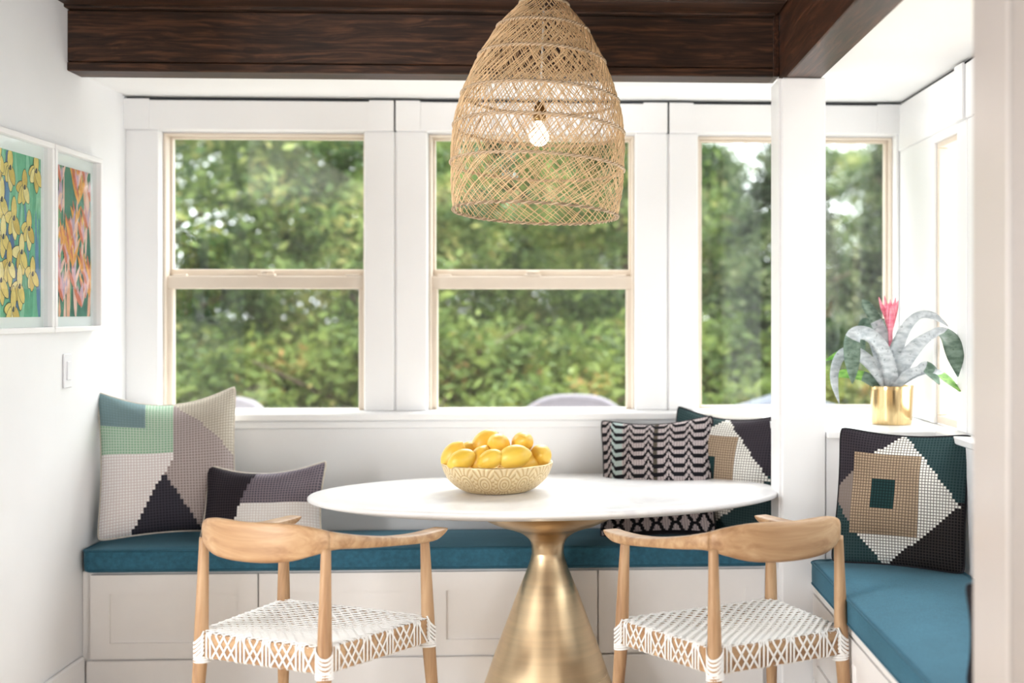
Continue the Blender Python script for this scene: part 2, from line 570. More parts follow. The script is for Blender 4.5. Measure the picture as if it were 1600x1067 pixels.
# doorway jamb close on the right
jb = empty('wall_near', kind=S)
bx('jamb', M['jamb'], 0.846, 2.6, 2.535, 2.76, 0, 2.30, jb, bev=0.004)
bx('front_shade_board', plain('jamb_front_shade', srgb(150, 142, 137), 0.35, var=0.02), 0.850, 2.6, 2.523, 2.536, 0, 2.22, jb, bev=0.003)  # added board, its darker colour paints the shade on the jamb's front face
bx('baseboard_left', M['trim'], XL, XL + 0.018, 0.0, 4.82, 0, 0.148, kind=S, bev=0.005)


# ------------------------------------------------------------------ windows
def casing(par, x0, x1, w0, w1, left_w=None):
    """flat boards round one window: head, two sides; a narrow shadow gap stays to the next set and to the ceiling"""
    g = 0.004
    bx('head_casing', M['trim'], x0 + g, x1 - g, YC - 0.012, YW, 2.098, ZC - 0.016, par, bev=0.003)
    bx('side_casing', M['trim'], x0 + g, w0, YC, YW, 0.985, 2.098, par, bev=0.003)
    bx('side_casing', M['trim'], w1, x1 - g, YC, YW, 0.985, 2.098, par, bev=0.003)
    bx('corner_block', M['trim'], x0 + g, x0 + 0.10, YC - 0.018, YC - 0.012, 2.098, ZC - 0.012, par)
    bx('corner_block', M['trim'], x1 - 0.10, x1 - g, YC - 0.018, YC - 0.012, 2.098, ZC - 0.012, par)


def frame_mb(x0, x1, y0, y1, z0, z1, l, r, t, bt, bev=0.003):
    m = MB()
    m.box(x0, x1, y0, y1, z1 - t, z1, 0, bev)
    if bt: m.box(x0, x1, y0, y1, z0, z0 + bt, 0, bev)
    m.box(x0, x0 + l, y0, y1, z0 + bt, z1 - t, 0, bev)
    m.box(x1 - r, x1, y0, y1, z0 + bt, z1 - t, 0, bev)
    return m


XC = [(XL - 0.004, -0.706), (-0.706, 0.383), (0.383, XR - 0.010)]
ZM = 1.512
for i, ((w0, w1), (c0, c1)) in enumerate(zip(WIN, XC)):
    w = empty('window_%d' % (i + 1), ((w0 + w1) / 2, YW, 1.0), kind=S)
    off = w.location
    def put(o):
        o.location = Vector(o.location) - off
        return o
    before = set(o.name for o in w.children)
    casing(w, c0, c1, w0, w1)
    frame_mb(w0, w1, YW - 0.005, YW + 0.12, WZ0, WZ1, 0.012, 0.012, 0.009, 0.02).build('jamb_liner', M['vinyl'], w)
    if i < 2:
        up = frame_mb(w0 + 0.011, w1 - 0.011, YW + 0.054, YW + 0.090, ZM - 0.005, WZ1 - 0.008, 0.010, 0.010, 0.008, 0.045).build('upper_sash', M['vinyl'], w)
        bx('pane', M['glass'], w0 + 0.018, w1 - 0.018, YW + 0.071, YW + 0.074, ZM + 0.02, WZ1 - 0.012, up)
        lo = frame_mb(w0 + 0.004, w1 - 0.004, YW + 0.012, YW + 0.052, WZ0 + 0.01, ZM + 0.012, 0.03, 0.03, 0.052, 0.012).build('lower_sash', M['vinyl'], w)
        bx('pane', M['glass'], w0 + 0.03, w1 - 0.03, YW + 0.030, YW + 0.033, WZ0 + 0.018, ZM - 0.03, lo)
        xm = (w0 + w1) / 2
        lk = MB()
        lk.box(xm - 0.035, xm + 0.035, YW + 0.012, YW + 0.05, ZM + 0.012, ZM + 0.02, 0, 0.003)
        lk.tube([(xm - 0.012, YW + 0.03, ZM + 0.02), (xm - 0.012, YW + 0.03, ZM + 0.032)], 0.012, 10)
        lk.box(xm - 0.02, xm + 0.028, YW + 0.018, YW + 0.034, ZM + 0.026, ZM + 0.034, 0, 0.003)
        lk.build('sash_lock', M['vinyl'], lo)
        tl = MB()
        for sx in (w0 + 0.06, w1 - 0.06):
            tl.box(sx - 0.028, sx + 0.028, YW + 0.016, YW + 0.04, ZM + 0.012, ZM + 0.019, 0, 0.003)
        tl.build('tilt_latch', M['vinyl'], lo)
    else:
        sa = frame_mb(w0 + 0.012, w1 - 0.012, YW + 0.03, YW + 0.07, WZ0 + 0.01, WZ1 - 0.008, 0.012, 0.012, 0.010, 0.02).build('sash', M['vinyl'], w)
        bx('pane', M['glass'], w0 + 0.02, w1 - 0.02, YW + 0.048, YW + 0.051, WZ0 + 0.02, WZ1 - 0.02, sa)
    for o in w.children:
        put(o)
# dark strips that paint the shade inside the casing gaps
gp = MB()
gp.box(XL, XR, YC + 0.015, YW - 0.001, ZC - 0.013, ZC - 0.001)
for x in (-0.706, 0.383):
    gp.box(x - 0.0045, x + 0.0045, YC + 0.004, YW - 0.001, 2.098, ZC - 0.012)
gp.build('gap_shade_back', M['gap'], kind=S)
fl = MB()
for x in (-0.706, 0.383):
    fl.box(x - 0.004, x + 0.004, YC + 0.010, YW - 0.001, 0.986, 2.097)
fl.build('trim_3', M['trim'], kind=S)
# window stool along the back wall
st = empty('sill_back', kind=S)
bx('stool', M['trim'], XL, 0.752, 5.175, YW + 0.004, 0.955, 0.985, st, bev=0.005)
bx('stool', M['trim'], 0.752, XR, 5.29, YW + 0.004, 0.955, 0.985, st, bev=0.004)
bx('apron', M['trim'], XL, 0.752, 5.194, 5.206, 0.925, 0.955, st, bev=0.003)

# windows of the right wall
for i, ((y0, y1), nm) in enumerate(zip(RW, ('window_4', 'window_5'))):
    w = empty(nm, kind=S)
    m = MB()
    z0, z1 = 0.972, 2.0
    for (a, c_, d, e) in ((y0, y1, z1 - 0.02, z1), (y0, y1, z0, z0 + 0.03), (y0, y0 + 0.03, z0 + .03, z1 - .02), (y1 - 0.03, y1, z0 + .03, z1 - .02)):
        m.box(XR - 0.002, XR + 0.035, a, c_, d, e, 0, 0.003)
    fr = m.build('frame', M['vinyl'], w)
    bx('pane', M['glass'], XR + 0.012, XR + 0.015, y0 + 0.015, y1 - 0.015, z0 + 0.02, z1 - 0.015, fr)
    ya, yb = (4.385, 5.296) if i == 0 else (2.80, 4.380)
    g = 0.003
    bx('head_casing', M['trim'], XR - 0.022, XR, ya + g, yb - g, 2.03, ZC - 0.014, w, bev=0.003)
    bx('side_casing', M['trim'], XR - 0.016, XR, ya + g, y0, 0.97, 2.03, w, bev=0.003)
    bx('side_casing', M['trim'], XR - 0.016, XR, y1, yb - g, 0.97, 2.03, w, bev=0.003)
    bx('head_stop', M['trim'], XR - 0.014, XR, y0, y1, 2.0, 2.03, w)
    bx('corner_block', M['trim'], XR - 0.03, XR - 0.022, ya + g, ya + 0.10, 2.03, ZC - 0.010, w)
gp = MB()
gp.box(XR - 0.008, XR - 0.001, 2.8, 5.29, ZC - 0.013, ZC - 0.001)
gp.box(XR - 0.008, XR - 0.001, 4.379, 4.386, 0.98, ZC - 0.012)
gp.build('gap_shade_right', M['gap'], kind=S)  # dark strips, painted shade in the gaps of the right-wall casings


# ------------------------------------------------------------------ benches
def shaker(par, org, ux, w, z0, z1, nrm):
    """shaker door: frame of four rails round a recessed panel; org = bottom corner on the carcass face"""
    org = Vector(org); ux = Vector(ux); nrm = Vector(nrm)
    def slab(m, a0, a1, b0, b1, d0, d1):
        v = []
        for a in (a0, a1):
            for d in (d0, d1):
                for bb in (b0, b1):
                    p = org + ux * a + nrm * d; v.append((p.x, p.y, bb))
        m.add(v, [(0, 1, 3, 2), (4, 6, 7, 5), (0, 4, 5, 1), (2, 3, 7, 6), (0, 2, 6, 4), (1, 5, 7, 3)])
    m = MB(); rw = 0.068
    slab(m, 0, w, z0, z0 + rw * .8, 0, 0.02); slab(m, 0, w, z1 - rw, z1, 0, 0.02)
    slab(m, 0, rw, z0 + rw * .8, z1 - rw, 0, 0.02); slab(m, w - rw, w, z0 + rw * .8, z1 - rw, 0, 0.02)
    d = m.build('door', M['cab'], par)
    p = MB(); slab(p, rw, w - rw, z0 + rw * .8, z1 - rw, 0, 0.011)
    p.build('door_panel', M['cab'], d)


wb = tag(empty('window_bench', (-0.5, 5.0, 0)), 'long white built-in bench with shaker doors under the two sash windows', 'bench')
def rel(par):
    for o in par.children:
        o.location = Vector(o.location) - par.location
bx('carcass', M['cab'], XL + 0.0005, 0.735, 4.84, 5.2, 0.0, 0.448, wb, bev=0.003)
bx('toe_board', M['cab'], XL + 0.019, 0.7, 4.822, 4.84, 0.0, 0.128, wb, bev=0.003)
dx = [-1.727, -1.131, -0.530, 0.092, 0.706]
for i in range(4):
    shaker(wb, (dx[i] + 0.003, 4.84, 0), (1, 0, 0), dx[i + 1] - dx[i] - 0.006, 0.137, 0.437, (0, -1, 0))
rel(wb)
rb = tag(empty('side_bench', (1.05, 3.6, 0)), 'white built-in bench running along the right wall towards the doorway', 'bench')
bx('carcass', M['cab'], 0.845, 1.284, 2.765, 4.53, 0.0, 0.448, rb, bev=0.003)
bx('top_rail', M['cab'], 0.826, 0.845, 2.765, 4.525, 0.415, 0.448, rb, bev=0.003)
bx('toe_board', M['cab'], 0.828, 0.845, 2.765, 4.525, 0.0, 0.115, rb, bev=0.003)
for i in range(3):
    shaker(rb, (0.845, 4.51 - i * 0.58, 0), (0, -1, 0), 0.565, 0.125, 0.41, (-1, 0, 0))
rel(rb)


def cushion(name, x0, x1, y0, y1, z0, z1, label, r=0.03, crown=0.012):
    root = tag(empty(name, ((x0 + x1) / 2, (y0 + y1) / 2, z0)), label, 'cushion')
    cx, cy = (x0 + x1) / 2, (y0 + y1) / 2; hx, hy = (x1 - x0) / 2, (y1 - y0) / 2; h = z1 - z0
    def outline(inset, rr, n=7):
        P = []
        for (sx, sy, a0) in ((1, 1, 0), (-1, 1, 90), (-1, -1, 180), (1, -1, 270)):
            for k in range(n):
                a = R(a0 + 90 * k / (n - 1))
                P.append(((hx - inset - rr) * sx + rr * math.cos(a), (hy - inset - rr) * sy + rr * math.sin(a)))
        # subdivide the straight runs
        Q = []
        for i, p in enumerate(P):
            q = P[(i + 1) % len(P)]
            d = math.hypot(q[0] - p[0], q[1] - p[1]); k = max(1, int(d / 0.06))
            for j in range(k): Q.append((p[0] + (q[0] - p[0]) * j / k, p[1] + (q[1] - p[1]) * j / k))
        return Q
    base = outline(0, r)
    n = len(base); m = MB(); v = []; 
    prof = [(0.94, 0.0), (0.985, 0.004), (1.0, 0.014), (1.004, h * .5), (1.0, h - 0.012), (0.995, h - 0.004)]
    rings = []
    for (s_, z) in prof:
        ins = (1 - s_) * 0.12
        rings.append([(p[0] * (1 - ins / hx), p[1] * (1 - ins / hy), z) for p in base])
    for t in (0.93, 0.82, 0.66, 0.45, 0.2):
        rings.append([(p[0] * (1 - (1 - t) * min(1, .9)) if False else p[0] - math.copysign(min(abs(p[0]), (1 - t) * hx), p[0]) if False else p[0] * t + p[0] * 0, p[1] * t, h - 0.004 + crown * math.sin((1 - t) * math.pi / 2) * 1.0) for p in base])
    for rg in rings: v += rg
    f = []
    for i in range(len(rings) - 1):
        for k in range(n):
            k2 = (k + 1) % n
            f.append((i * n + k, i * n + k2, (i + 1) * n + k2, (i + 1) * n + k))
    f.append(tuple((len(rings) - 1) * n + k for k in range(n))); f.append(tuple(range(n))[::-1])
    m.add(v, f, 0, True)
    m.build('cover', M['linen'], root)
    for z, s_ in ((h - 0.006, 1.0), (0.008, 0.995)):
        pp = MB().tube([(p[0] * s_, p[1] * s_, z) for p in base], 0.0042, 6, closed=True)
        pp.build('piping', M['piping'], root)
    return root


cushion('bench_cushion', XL + 0.012, 0.722, 4.80, 5.19, 0.449, 0.532, 'long teal linen seat cushion on the window bench')
cushion('bench_cushion', 0.812, 1.276, 2.772, 4.50, 0.449, 0.532, 'teal linen seat cushion on the right-hand wall bench', 0.045)


# ------------------------------------------------------------------ dining table
TX, TY, TROT = -0.088, 4.655, R(4.0)
tb = tag(empty('dining_table', (TX, TY, 0)), 'oval white marble dining table on a brushed brass hourglass pedestal', 'table')
A_, B_ = 0.825, 0.505
m = MB(); seg = 128; rings = []
for (s_, z) in ((0.0, 0.75), (0.3, 0.75), (0.6, 0.75), (0.9, 0.75), (0.985, 0.75), (0.994, 0.7485), (0.999, 0.745), (1.0, 0.740), (0.998, 0.735), (0.99, 0.7315), (0.965, 0.726), (0.90, 0.7155), (0.80, 0.712), (0.0, 0.712)):
    rings.append([(max(0.0005, (A_ - 0.6 * 0.0) * s_) * math.cos(2 * math.pi * k / seg), max(0.0005, B_ * s_) * math.sin(2 * math.pi * k / seg), z) for k in range(seg)])
v = [p for r in rings for p in r]; f = []
for i in range(len(rings) - 1):
    for k in range(seg):
        k2 = (k + 1) % seg
        f.append((i * seg + k, (i + 1) * seg + k, (i + 1) * seg + k2, i * seg + k2))
m.add(v, f, 0, True)
top = m.build('table_top', M['marble'], tb); top.rotation_euler.z = TROT
prof = [(0.266, 0.004), (0.266, 0.010), (0.258, 0.020), (0.226, 0.065), (0.180, 0.185), (0.135, 0.312), (0.104, 0.402), (0.0755, 0.457), (0.0625, 0.493), (0.0565, 0.520), (0.0560, 0.530)]
prof = [(0.266, 0.004), (0.266, 0.010), (0.258, 0.020), (0.226, 0.070), (0.183, 0.190), (0.137, 0.312), (0.105, 0.398), (0.0785, 0.462), (0.0655, 0.496), (0.0585, 0.520), (0.0565, 0.530)]
m = MB().lathe(catmull_n(prof, 5), 72)
m.lathe([(0.001, 0.0), (0.262, 0.0), (0.266, 0.004)], 72)
m.build('base_cone', M['brass'], tb)
prof = [(0.0565, 0.530), (0.0560, 0.538), (0.0575, 0.560), (0.0620, 0.576), (0.075, 0.592), (0.10, 0.609), (0.14, 0.624), (0.176, 0.636), (0.23, 0.662), (0.27, 0.695), (0.285, 0.7118)]
m = MB().lathe(catmull_n(prof, 5), 72)
m.build('base_collar', M['brass'], tb)


# ------------------------------------------------------------------ chairs
def make_chair():
    root = empty('dining_chair')
    BK = [(-0.222, -0.215), (0.222, -0.215)]; FR = [(0.279, 0.215), (-0.279, 0.215)]
    # legs
    def leg(top, mid, bot, zt):
        P = [(top[0], top[1], zt), (top[0] * .6 + mid[0] * .4, top[1] * .6 + mid[1] * .4, .60), (mid[0], mid[1], 0.44), (mid[0] * .9 + bot[0] * .1, mid[1] * .9 + bot[1] * .1, 0.36), (mid[0] * .5 + bot[0] * .5, mid[1] * .5 + bot[1] * .5, 0.2), (bot[0], bot[1], 0.0)]
        rr = [0.0138, 0.0165, 0.0205, 0.0205, 0.0178, 0.0125]
        D = catmull_n([p + (r_,) for p, r_ in zip(P, rr)], 5)
        return MB().tube([d[:3] for d in D], [d[3] for d in D], 16).build('leg', M['teak'], root)
    for sx in (-1, 1):
        leg((sx * 0.222, -0.207), (sx * 0.224, -0.216), (sx * 0.238, -0.245), 0.715)
        leg((sx * 0.272, 0.208), (sx * 0.279, 0.215), (sx * 0.300, 0.238), 0.685)
    # arms and backrest: one curved rail, three pieces of wood
    half = [(0, -0.278, .786, .672, .022), (.075, -.272, .788, .674, .023), (.14, -.255, .786, .681, .025), (.195, -.222, .774, .697, .030), (.228, -.175, .757, .708, .037),
            (.254, -.09, .737, .700, .046), (.270, .03, .717, .689, .056), (.279, .13, .7085, .680, .062), (.283, .20, .707, .677, .063), (.284, .232, .707, .681, .062), (.284, .262, .7072, .691, .058), (.284, .281, .7072, .701, .050)]
    full = [(-p[0],) + p[1:] for p in half[::-1]][:-1] + half
    D = catmull_n(full, 6); nsec = 18
    def rail(i0, i1, name, mat):
        v = []; f = []; cnt = 0
        for i in range(i0, i1 + 1):
            d = D[i]; a = D[max(i - 1, 0)]; c_ = D[min(i + 1, len(D) - 1)]
            t = Vector((c_[0] - a[0], c_[1] - a[1], 0)).normalized()
            nn = Vector((t.y, -t.x, 0))
            w = d[4] / 2; h = (d[2] - d[3]) / 2; zc = (d[2] + d[3]) / 2
            lean = 0.10 * max(0, h - 0.03) / 0.03 * 0.05
            for k in range(nsec):
                an = 2 * math.pi * k / nsec
                ex = 0.62 - 0.22 * min(1, max(0, (abs(d[0]) - 0.2) / 0.06)) * (1 if d[1] > -0.15 else 0.4)
                ca_, sa_ = math.cos(an), math.sin(an)
                px = math.copysign(abs(ca_) ** ex, ca_) * w; pz = math.copysign(abs(sa_) ** ex, sa_) * h
                q = Vector((d[0], d[1], zc)) + nn * px + Vector((0, 0, pz))
                v.append(q)
            cnt += 1
        for i in range(cnt - 1):
            for k in range(nsec):
                k2 = (k + 1) % nsec
                f.append((i * nsec + k, i * nsec + k2, (i + 1) * nsec + k2, (i + 1) * nsec + k))
        f.append(tuple(range(nsec))[::-1]); f.append(tuple((cnt - 1) * nsec + k for k in range(nsec)))
        return MB().add(v, f, 0, True).build(name, mat, root)
    nD = len(D) - 1; s = 6 * 8 - 4
    rail(0, s, 'arm', M['teak_x']); rail(s, nD - s, 'backrest', M['teak_x']); rail(nD - s, nD, 'arm', M['teak_x'])
    # seat rails
    cor = [Vector((BK[0][0], BK[0][1], 0)), Vector((BK[1][0], BK[1][1], 0)), Vector((FR[0][0], FR[0][1], 0)), Vector((FR[1][0], FR[1][1], 0))]
    zt, zb = 0.438, 0.368
    sides = []
    for i in range(4):
        a = cor[i]; c_ = cor[(i + 1) % 4]
        t = (c_ - a).normalized(); nn = Vector((t.y, -t.x, 0))
        a2 = a + t * 0.012; c2 = c_ - t * 0.012
        v = []
        for p in (a2, c2):
            for d in (-0.008, 0.013):
                for z in (zb, zt):
                    q = p + nn * d; v.append((q.x, q.y, z))
        MB().add(v, [(0, 1, 3, 2), (4, 6, 7, 5), (0, 4, 5, 1), (2, 3, 7, 6), (0, 2, 6, 4), (1, 5, 7, 3)]).build('seat_rail', M['teak_x'], root)
        sides.append((a, c_, t, nn))
    # woven seat: rows and two diagonal families of straps over the top
    rnd = random.Random(5)
    m = MB()
    e = 0.013
    q00 = cor[0] + Vector((-e, -e, 0)); q10 = cor[1] + Vector((e, -e, 0)); q11 = cor[2] + Vector((e, e, 0)); q01 = cor[3] + Vector((-e, e, 0))
    def surf(u, v_, dz=0):
        p = (q00 * (1 - u) + q10 * u) * (1 - v_) + (q01 * (1 - u) + q11 * u) * v_
        z = 0.4425 - 0.020 * math.sin(math.pi * u) * math.sin(math.pi * v_) + dz
        ed = min(u, v_, 1 - u, 1 - v_)
        if ed < 0.03: z -= (0.03 - ed) * 0.12
        return Vector((p.x, p.y, z))
    # each row is a chain of two straps that keep crossing, with a lens-shaped hole between crossings
    NR, NP = 27, 15
    for k in range(NR):
        v0 = (k + 0.6) / (NR + 0.2)
        for q in (0, 1):
            pts = []
            for j in range(121):
                u = j / 120; ph = u * math.pi * NP + (k % 2) * math.pi / 2 + q * math.pi
                pts.append(surf(u, min(1, max(0, v0 + 0.0155 * math.sin(ph))), 0.0022 * math.cos(ph)))
            m.ribbon(pts, (0, 0, 1), 0.0068, 0.0026)
    for sgn in (1, -1):
        for k in range(-5, 19):
            pts = []
            for j in range(49):
                v_ = j / 48; u = (k + 0.5) / 14 + sgn * (v_ - 0.5) * 0.62
                if 0.012 <= u <= 0.988: pts.append(surf(u, v_, -0.004))
            if len(pts) > 3: m.ribbon(pts, (0, 0, 1), 0.006, 0.002)
    m.build('woven_seat', M['strap'], root, kind='stuff')
    # straps wrapped over the rails
    m = MB()
    for (a, c_, t, nn) in sides:
        L = (c_ - a).length; off = 0.0145
        x = 0.03; k = 0
        pat = [0, 0, 1, -1, 1, -1, 1, -1, 0, 0, 0, 1, -1, 1, -1, 0]
        while x < L - 0.03:
            s_ = pat[k % len(pat)]; sh = s_ * 0.042
            xt = min(max(x - sh / 2, 0.02), L - 0.02); xb = min(max(x + sh / 2, 0.02), L - 0.02)
            P = [a + t * xt + nn * (off - 0.016) + Vector((0, 0, zt + 0.003)), a + t * xt + nn * (off - 0.003) + Vector((0, 0, zt + 0.002)), a + t * xt + nn * off + Vector((0, 0, zt - 0.004)),
                 a + t * xb + nn * off + Vector((0, 0, zb + 0.003)), a + t * xb + nn * (off - 0.004) + Vector((0, 0, zb - 0.002)), a + t * xb + nn * (off - 0.02) + Vector((0, 0, zb - 0.003))]
            N = [Vector((0, 0, 1)), (nn + Vector((0, 0, 1))), nn, nn, nn - Vector((0, 0, 1)), Vector((0, 0, -1))]
            m.ribbon(P, N, 0.0072, 0.0022)
            x += 0.0135 + rnd.uniform(-0.0015, 0.0015); k += 1
    m.build('edge_wrap', M['strap'], root, kind='stuff')
    # lashings round each leg
    for ci in range(4):
        m = MB(); c_ = cor[ci]
        out = (c_ - Vector((0, 0, 0))).normalized(); a0 = math.atan2(out.y, out.x)
        for z in (0.352, 0.359, 0.366):
            m.tube([(c_.x + 0.0228 * math.cos(2 * math.pi * j / 20), c_.y + 0.0228 * math.sin(2 * math.pi * j / 20), z + 0.002 * math.sin(2 * math.pi * j / 20 + z * 900)) for j in range(20)], 0.0036, 6, closed=True)
        for sgn in (1, -1):
            for q in range(6):
                P = []; N = []
                for j in range(11):
                    an = a0 + sgn * R(-100 + 20 * j)
                    z = 0.437 - 0.012 * q - 0.030 * math.sin(math.pi * j / 10) * (1 if q < 5 else .6)
                    rr = 0.0235
                    n_ = Vector((math.cos(an), math.sin(an), 0))
                    P.append((c_.x + rr * n_.x, c_.y + rr * n_.y, max(z, 0.36) + sgn * 0.0015)); N.append(n_)
                P[0] = tuple(Vector(P[0]) + Vector((0, 0, 0.01))); P[-1] = tuple(Vector(P[-1]) - Vector((0, 0, 0.012)))
                m.ribbon(P, N, 0.0058, 0.002)
        m.build('corner_lashing', M['strap'], root, kind='stuff')
    return root


ch = make_chair()
ch.location = (-0.793, 4.036, 0); ch.rotation_euler.z = -R(27.6)
tag(ch, 'teak armchair with woven white strap seat before the left door of the bench', 'chair', 'dining chairs')
ch2 = copy_tree(ch)
ch2.location = (0.497, 3.974, 0); ch2.rotation_euler.z = R(27.1)
ch2['label'] = 'teak armchair with woven white strap seat in front of the white pillar'


# ------------------------------------------------------------------ pendant lamp
LD = 4.33
LZ0 = 1.38 + (487 - 335) * LD / 2064      # rim height
ps = LD / 2064
lamp = tag(empty('pendant_lamp', (-0.121, LD, LZ0)), 'large bell-shaped woven rattan pendant lamp with a lit bulb', 'lamp')
RP = [(335, 126.5), (300, 131), (262, 133.5), (205, 132), (155, 122), (95, 99), (45, 71), (22, 53), (4, 37), (-12, 33)]
RP = [((335 - y) * ps, r_ * ps) for y, r_ in RP]
RPd = catmull_n(RP, 8)
def lr(z):
    if z <= RPd[0][0]: return RPd[0][1]
    for i in range(len(RPd) - 1):
        if RPd[i][0] <= z <= RPd[i + 1][0]:
            t = (z - RPd[i][0]) / (RPd[i + 1][0] - RPd[i][0] + 1e-9)
            return RPd[i][1] * (1 - t) + RPd[i + 1][1] * t
    return RPd[-1][1]
tiers = [(335 - y) * ps for y in (334, 261, 203, 153, 92, 44, 3)]
rnd = random.Random(11)
ttop = tiers[-1]
for ti in range(6):
    z0, z1 = tiers[ti], tiers[ti + 1]
    m = MB()
    fam = {0: [(1, 92), (-1, 56)], 1: [(1, 112), (-1, 96)], 2: [(1, 112), (-1, 104)], 3: [(1, 116), (-1, 96)], 4: [(1, 120), (-1, 84)], 5: []}[ti]
    if ti == 5: fam = [(1, 78), (-1, 52)]
    lean = {0: 1.35, 1: 0.85, 2: 0.7, 3: 0.9, 4: 0.8, 5: 0.9}[ti]
    for sgn, cnt in fam:
        for k in range(cnt):
            th = 2 * math.pi * (k + rnd.uniform(-.32, .32)) / cnt
            dth = sgn * (z1 - z0) * lean / max(lr((z0 + z1) / 2), .06) * rnd.uniform(0.78, 1.2)
            if sgn < 0: dth *= 0.75
            dr = (0.0016 if sgn > 0 else -0.0016) + rnd.uniform(-.0012, .0012)
            pts = []
            for j in range(6):
                t = j / 5; z = z0 + (z1 - z0) * t
                r_ = lr(z) + dr + 0.0018 * math.sin(t * math.pi * 3 + k * 2.1)
                a = th + dth * t + 0.006 * math.sin(t * 5 + k)
                pts.append((r_ * math.cos(a), r_ * math.sin(a), z))
            m.tube(pts, rnd.uniform(0.0011, 0.0019), 4, caps=False)
    m.build('woven_band', M['rattan'], lamp, kind='stuff')
for ti, z in enumerate(tiers):
    m = MB(); r0 = lr(z) + 0.0025; n = 200
    for s_ in (0, 1, 2) if ti == 0 else (0, 1):
        pts = []
        tw = 62
        for j in range(n):
            a = 2 * math.pi * j / n; p = a * tw + s_ * (2 * math.pi / (3 if ti == 0 else 2))
            pts.append(((r0 + 0.0035 * math.cos(p)) * math.cos(a), (r0 + 0.0035 * math.cos(p)) * math.sin(a), z + 0.0035 * math.sin(p)))
        # resample so that the twist shows
        m.tube([((r0 + 0.0034 * math.cos(6.2832 * s_ / 2 + a * 40)) * math.cos(a), (r0 + 0.0034 * math.cos(6.2832 * s_ / 2 + a * 40)) * math.sin(a), z + 0.0034 * math.sin(6.2832 * s_ / 2 + a * 40)) for a in [2 * math.pi * j / 320 for j in range(320)]], 0.0031, 4, closed=True)
    m.build('braided_ring', M['rattan_dark'], lamp)
# fittings
zb = (335 - 212) * ps
m = MB(); prof = [(0.001, -0.034)]
for k in range(1, 12):
    a = math.pi * k / 14
    prof.append((0.034 * math.sin(a), -0.034 * math.cos(a)))
prof += [(0.017, 0.035), (0.014, 0.046), (0.013, 0.055)]
m.lathe(prof, 24, center=(0, 0, zb)); m.build('bulb', M['bulb'], lamp)
MB().lathe([(0.001, 0.048), (0.02, 0.048), (0.021, 0.055), (0.021, 0.085), (0.017, 0.10), (0.008, 0.112), (0.001, 0.112)], 24, center=(0, 0, zb)).build('socket', M['socket'], lamp)
MB().tube([(0, 0, zb + 0.11), (0, 0, ttop)], 0.0035, 8).build('cord', M['cord'], lamp)
MB().tube([(0, 0, ttop + 0.02), (0, 0, 2.444 - LZ0)], 0.0035, 8).build('hanging_cord', M['cord'], lamp)
m = MB()
for k in range(3):
    a = R(20 + 120 * k)
    m.tube([(0, 0, ttop - 0.01), (lr(ttop) * math.cos(a), lr(ttop) * math.sin(a), ttop)], 0.002, 6)
m.build('hanger_spokes', M['socket'], lamp)
lamp.rotation_euler = (R(-3.2), R(2.2), 0)

# ------------------------------------------------------------------ bowl and lemons
BX, BY, BZ = -0.265, 4.665, 0.7502


def bowl_mat():
    t = NT('embossed_gold_bowl')
    tc = t.n('ShaderNodeTexCoord'); sep = t.n('ShaderNodeSeparateXYZ'); t.l(tc.outputs['UV'], sep.inputs[0])
    # scallop fans: cells round the bowl, rings about each cell's foot, spokes above
    u = t.math('SUBTRACT', t.math('FRACT', t.math('MULTIPLY', sep.outputs[0], 16)), 0.5)
    v = t.math('MULTIPLY', t.math('SUBTRACT', sep.outputs[1], 0.50), 1.7)
    d = t.math('SQRT', t.math('ADD', t.math('MULTIPLY', u, u), t.math('MULTIPLY', v, v)))
    rings = t.math('SINE', t.math('MULTIPLY', d, 48))
    ang = t.math('ARCTAN2', v, u)
    spokes = t.math('SINE', t.math('MULTIPLY', ang, 16))
    big = t.math('GREATER_THAN', d, 0.38)
    h = t.math('ADD', t.math('MULTIPLY', rings, t.math('SUBTRACT', 1.0, big)), t.math('MULTIPLY', spokes, big))
    h01 = t.math('ADD', t.math('MULTIPLY', h, 0.5), 0.5)
    t.l(t.ramp(h01, [(0.03, srgb(196, 166, 118)), (0.3, srgb(222, 198, 154)), (1.0, srgb(230, 210, 168))]), t.b.inputs['Base Color'])
    t.set(Roughness=0.42, Metallic=0.35)
    t.bump(h01, 0.5, 0.003)
    return t.m


M['bowl'] = bowl_mat()
bowl = tag(empty('fruit_bowl', (BX, BY, BZ)), 'shallow gold bowl embossed with scallop fans, full of lemons, on the table', 'bowl')
prof = catmull_n([(0.098, 0.0), (0.115, 0.004), (0.142, 0.018), (0.168, 0.041), (0.184, 0.066), (0.193, 0.090), (0.195, 0.099)], 5)
seg = 96; m = MB(); m.lathe(prof, seg)
m.uv = []
for i in range(len(prof)):
    for k in range(seg): m.uv.append((k / seg if k < seg else 1, i / (len(prof) - 1)))
m.build('outer_shell', M['bowl'], bowl)
m = MB().lathe([(0.195, 0.099), (0.1945, 0.102), (0.191, 0.102), (0.188, 0.098), (0.178, 0.066), (0.160, 0.042), (0.135, 0.020), (0.10, 0.010), (0.001, 0.008)], seg)
m.lathe([(0.001, 0.0), (0.098, 0.0)], seg)
M['bowl_in'] = metal('gold_bowl_inside', srgb(226, 204, 160), 0.4, (40, 40, 40), 0.1, 0.0)
m.build('inner_shell', M['bowl_in'], bowl)


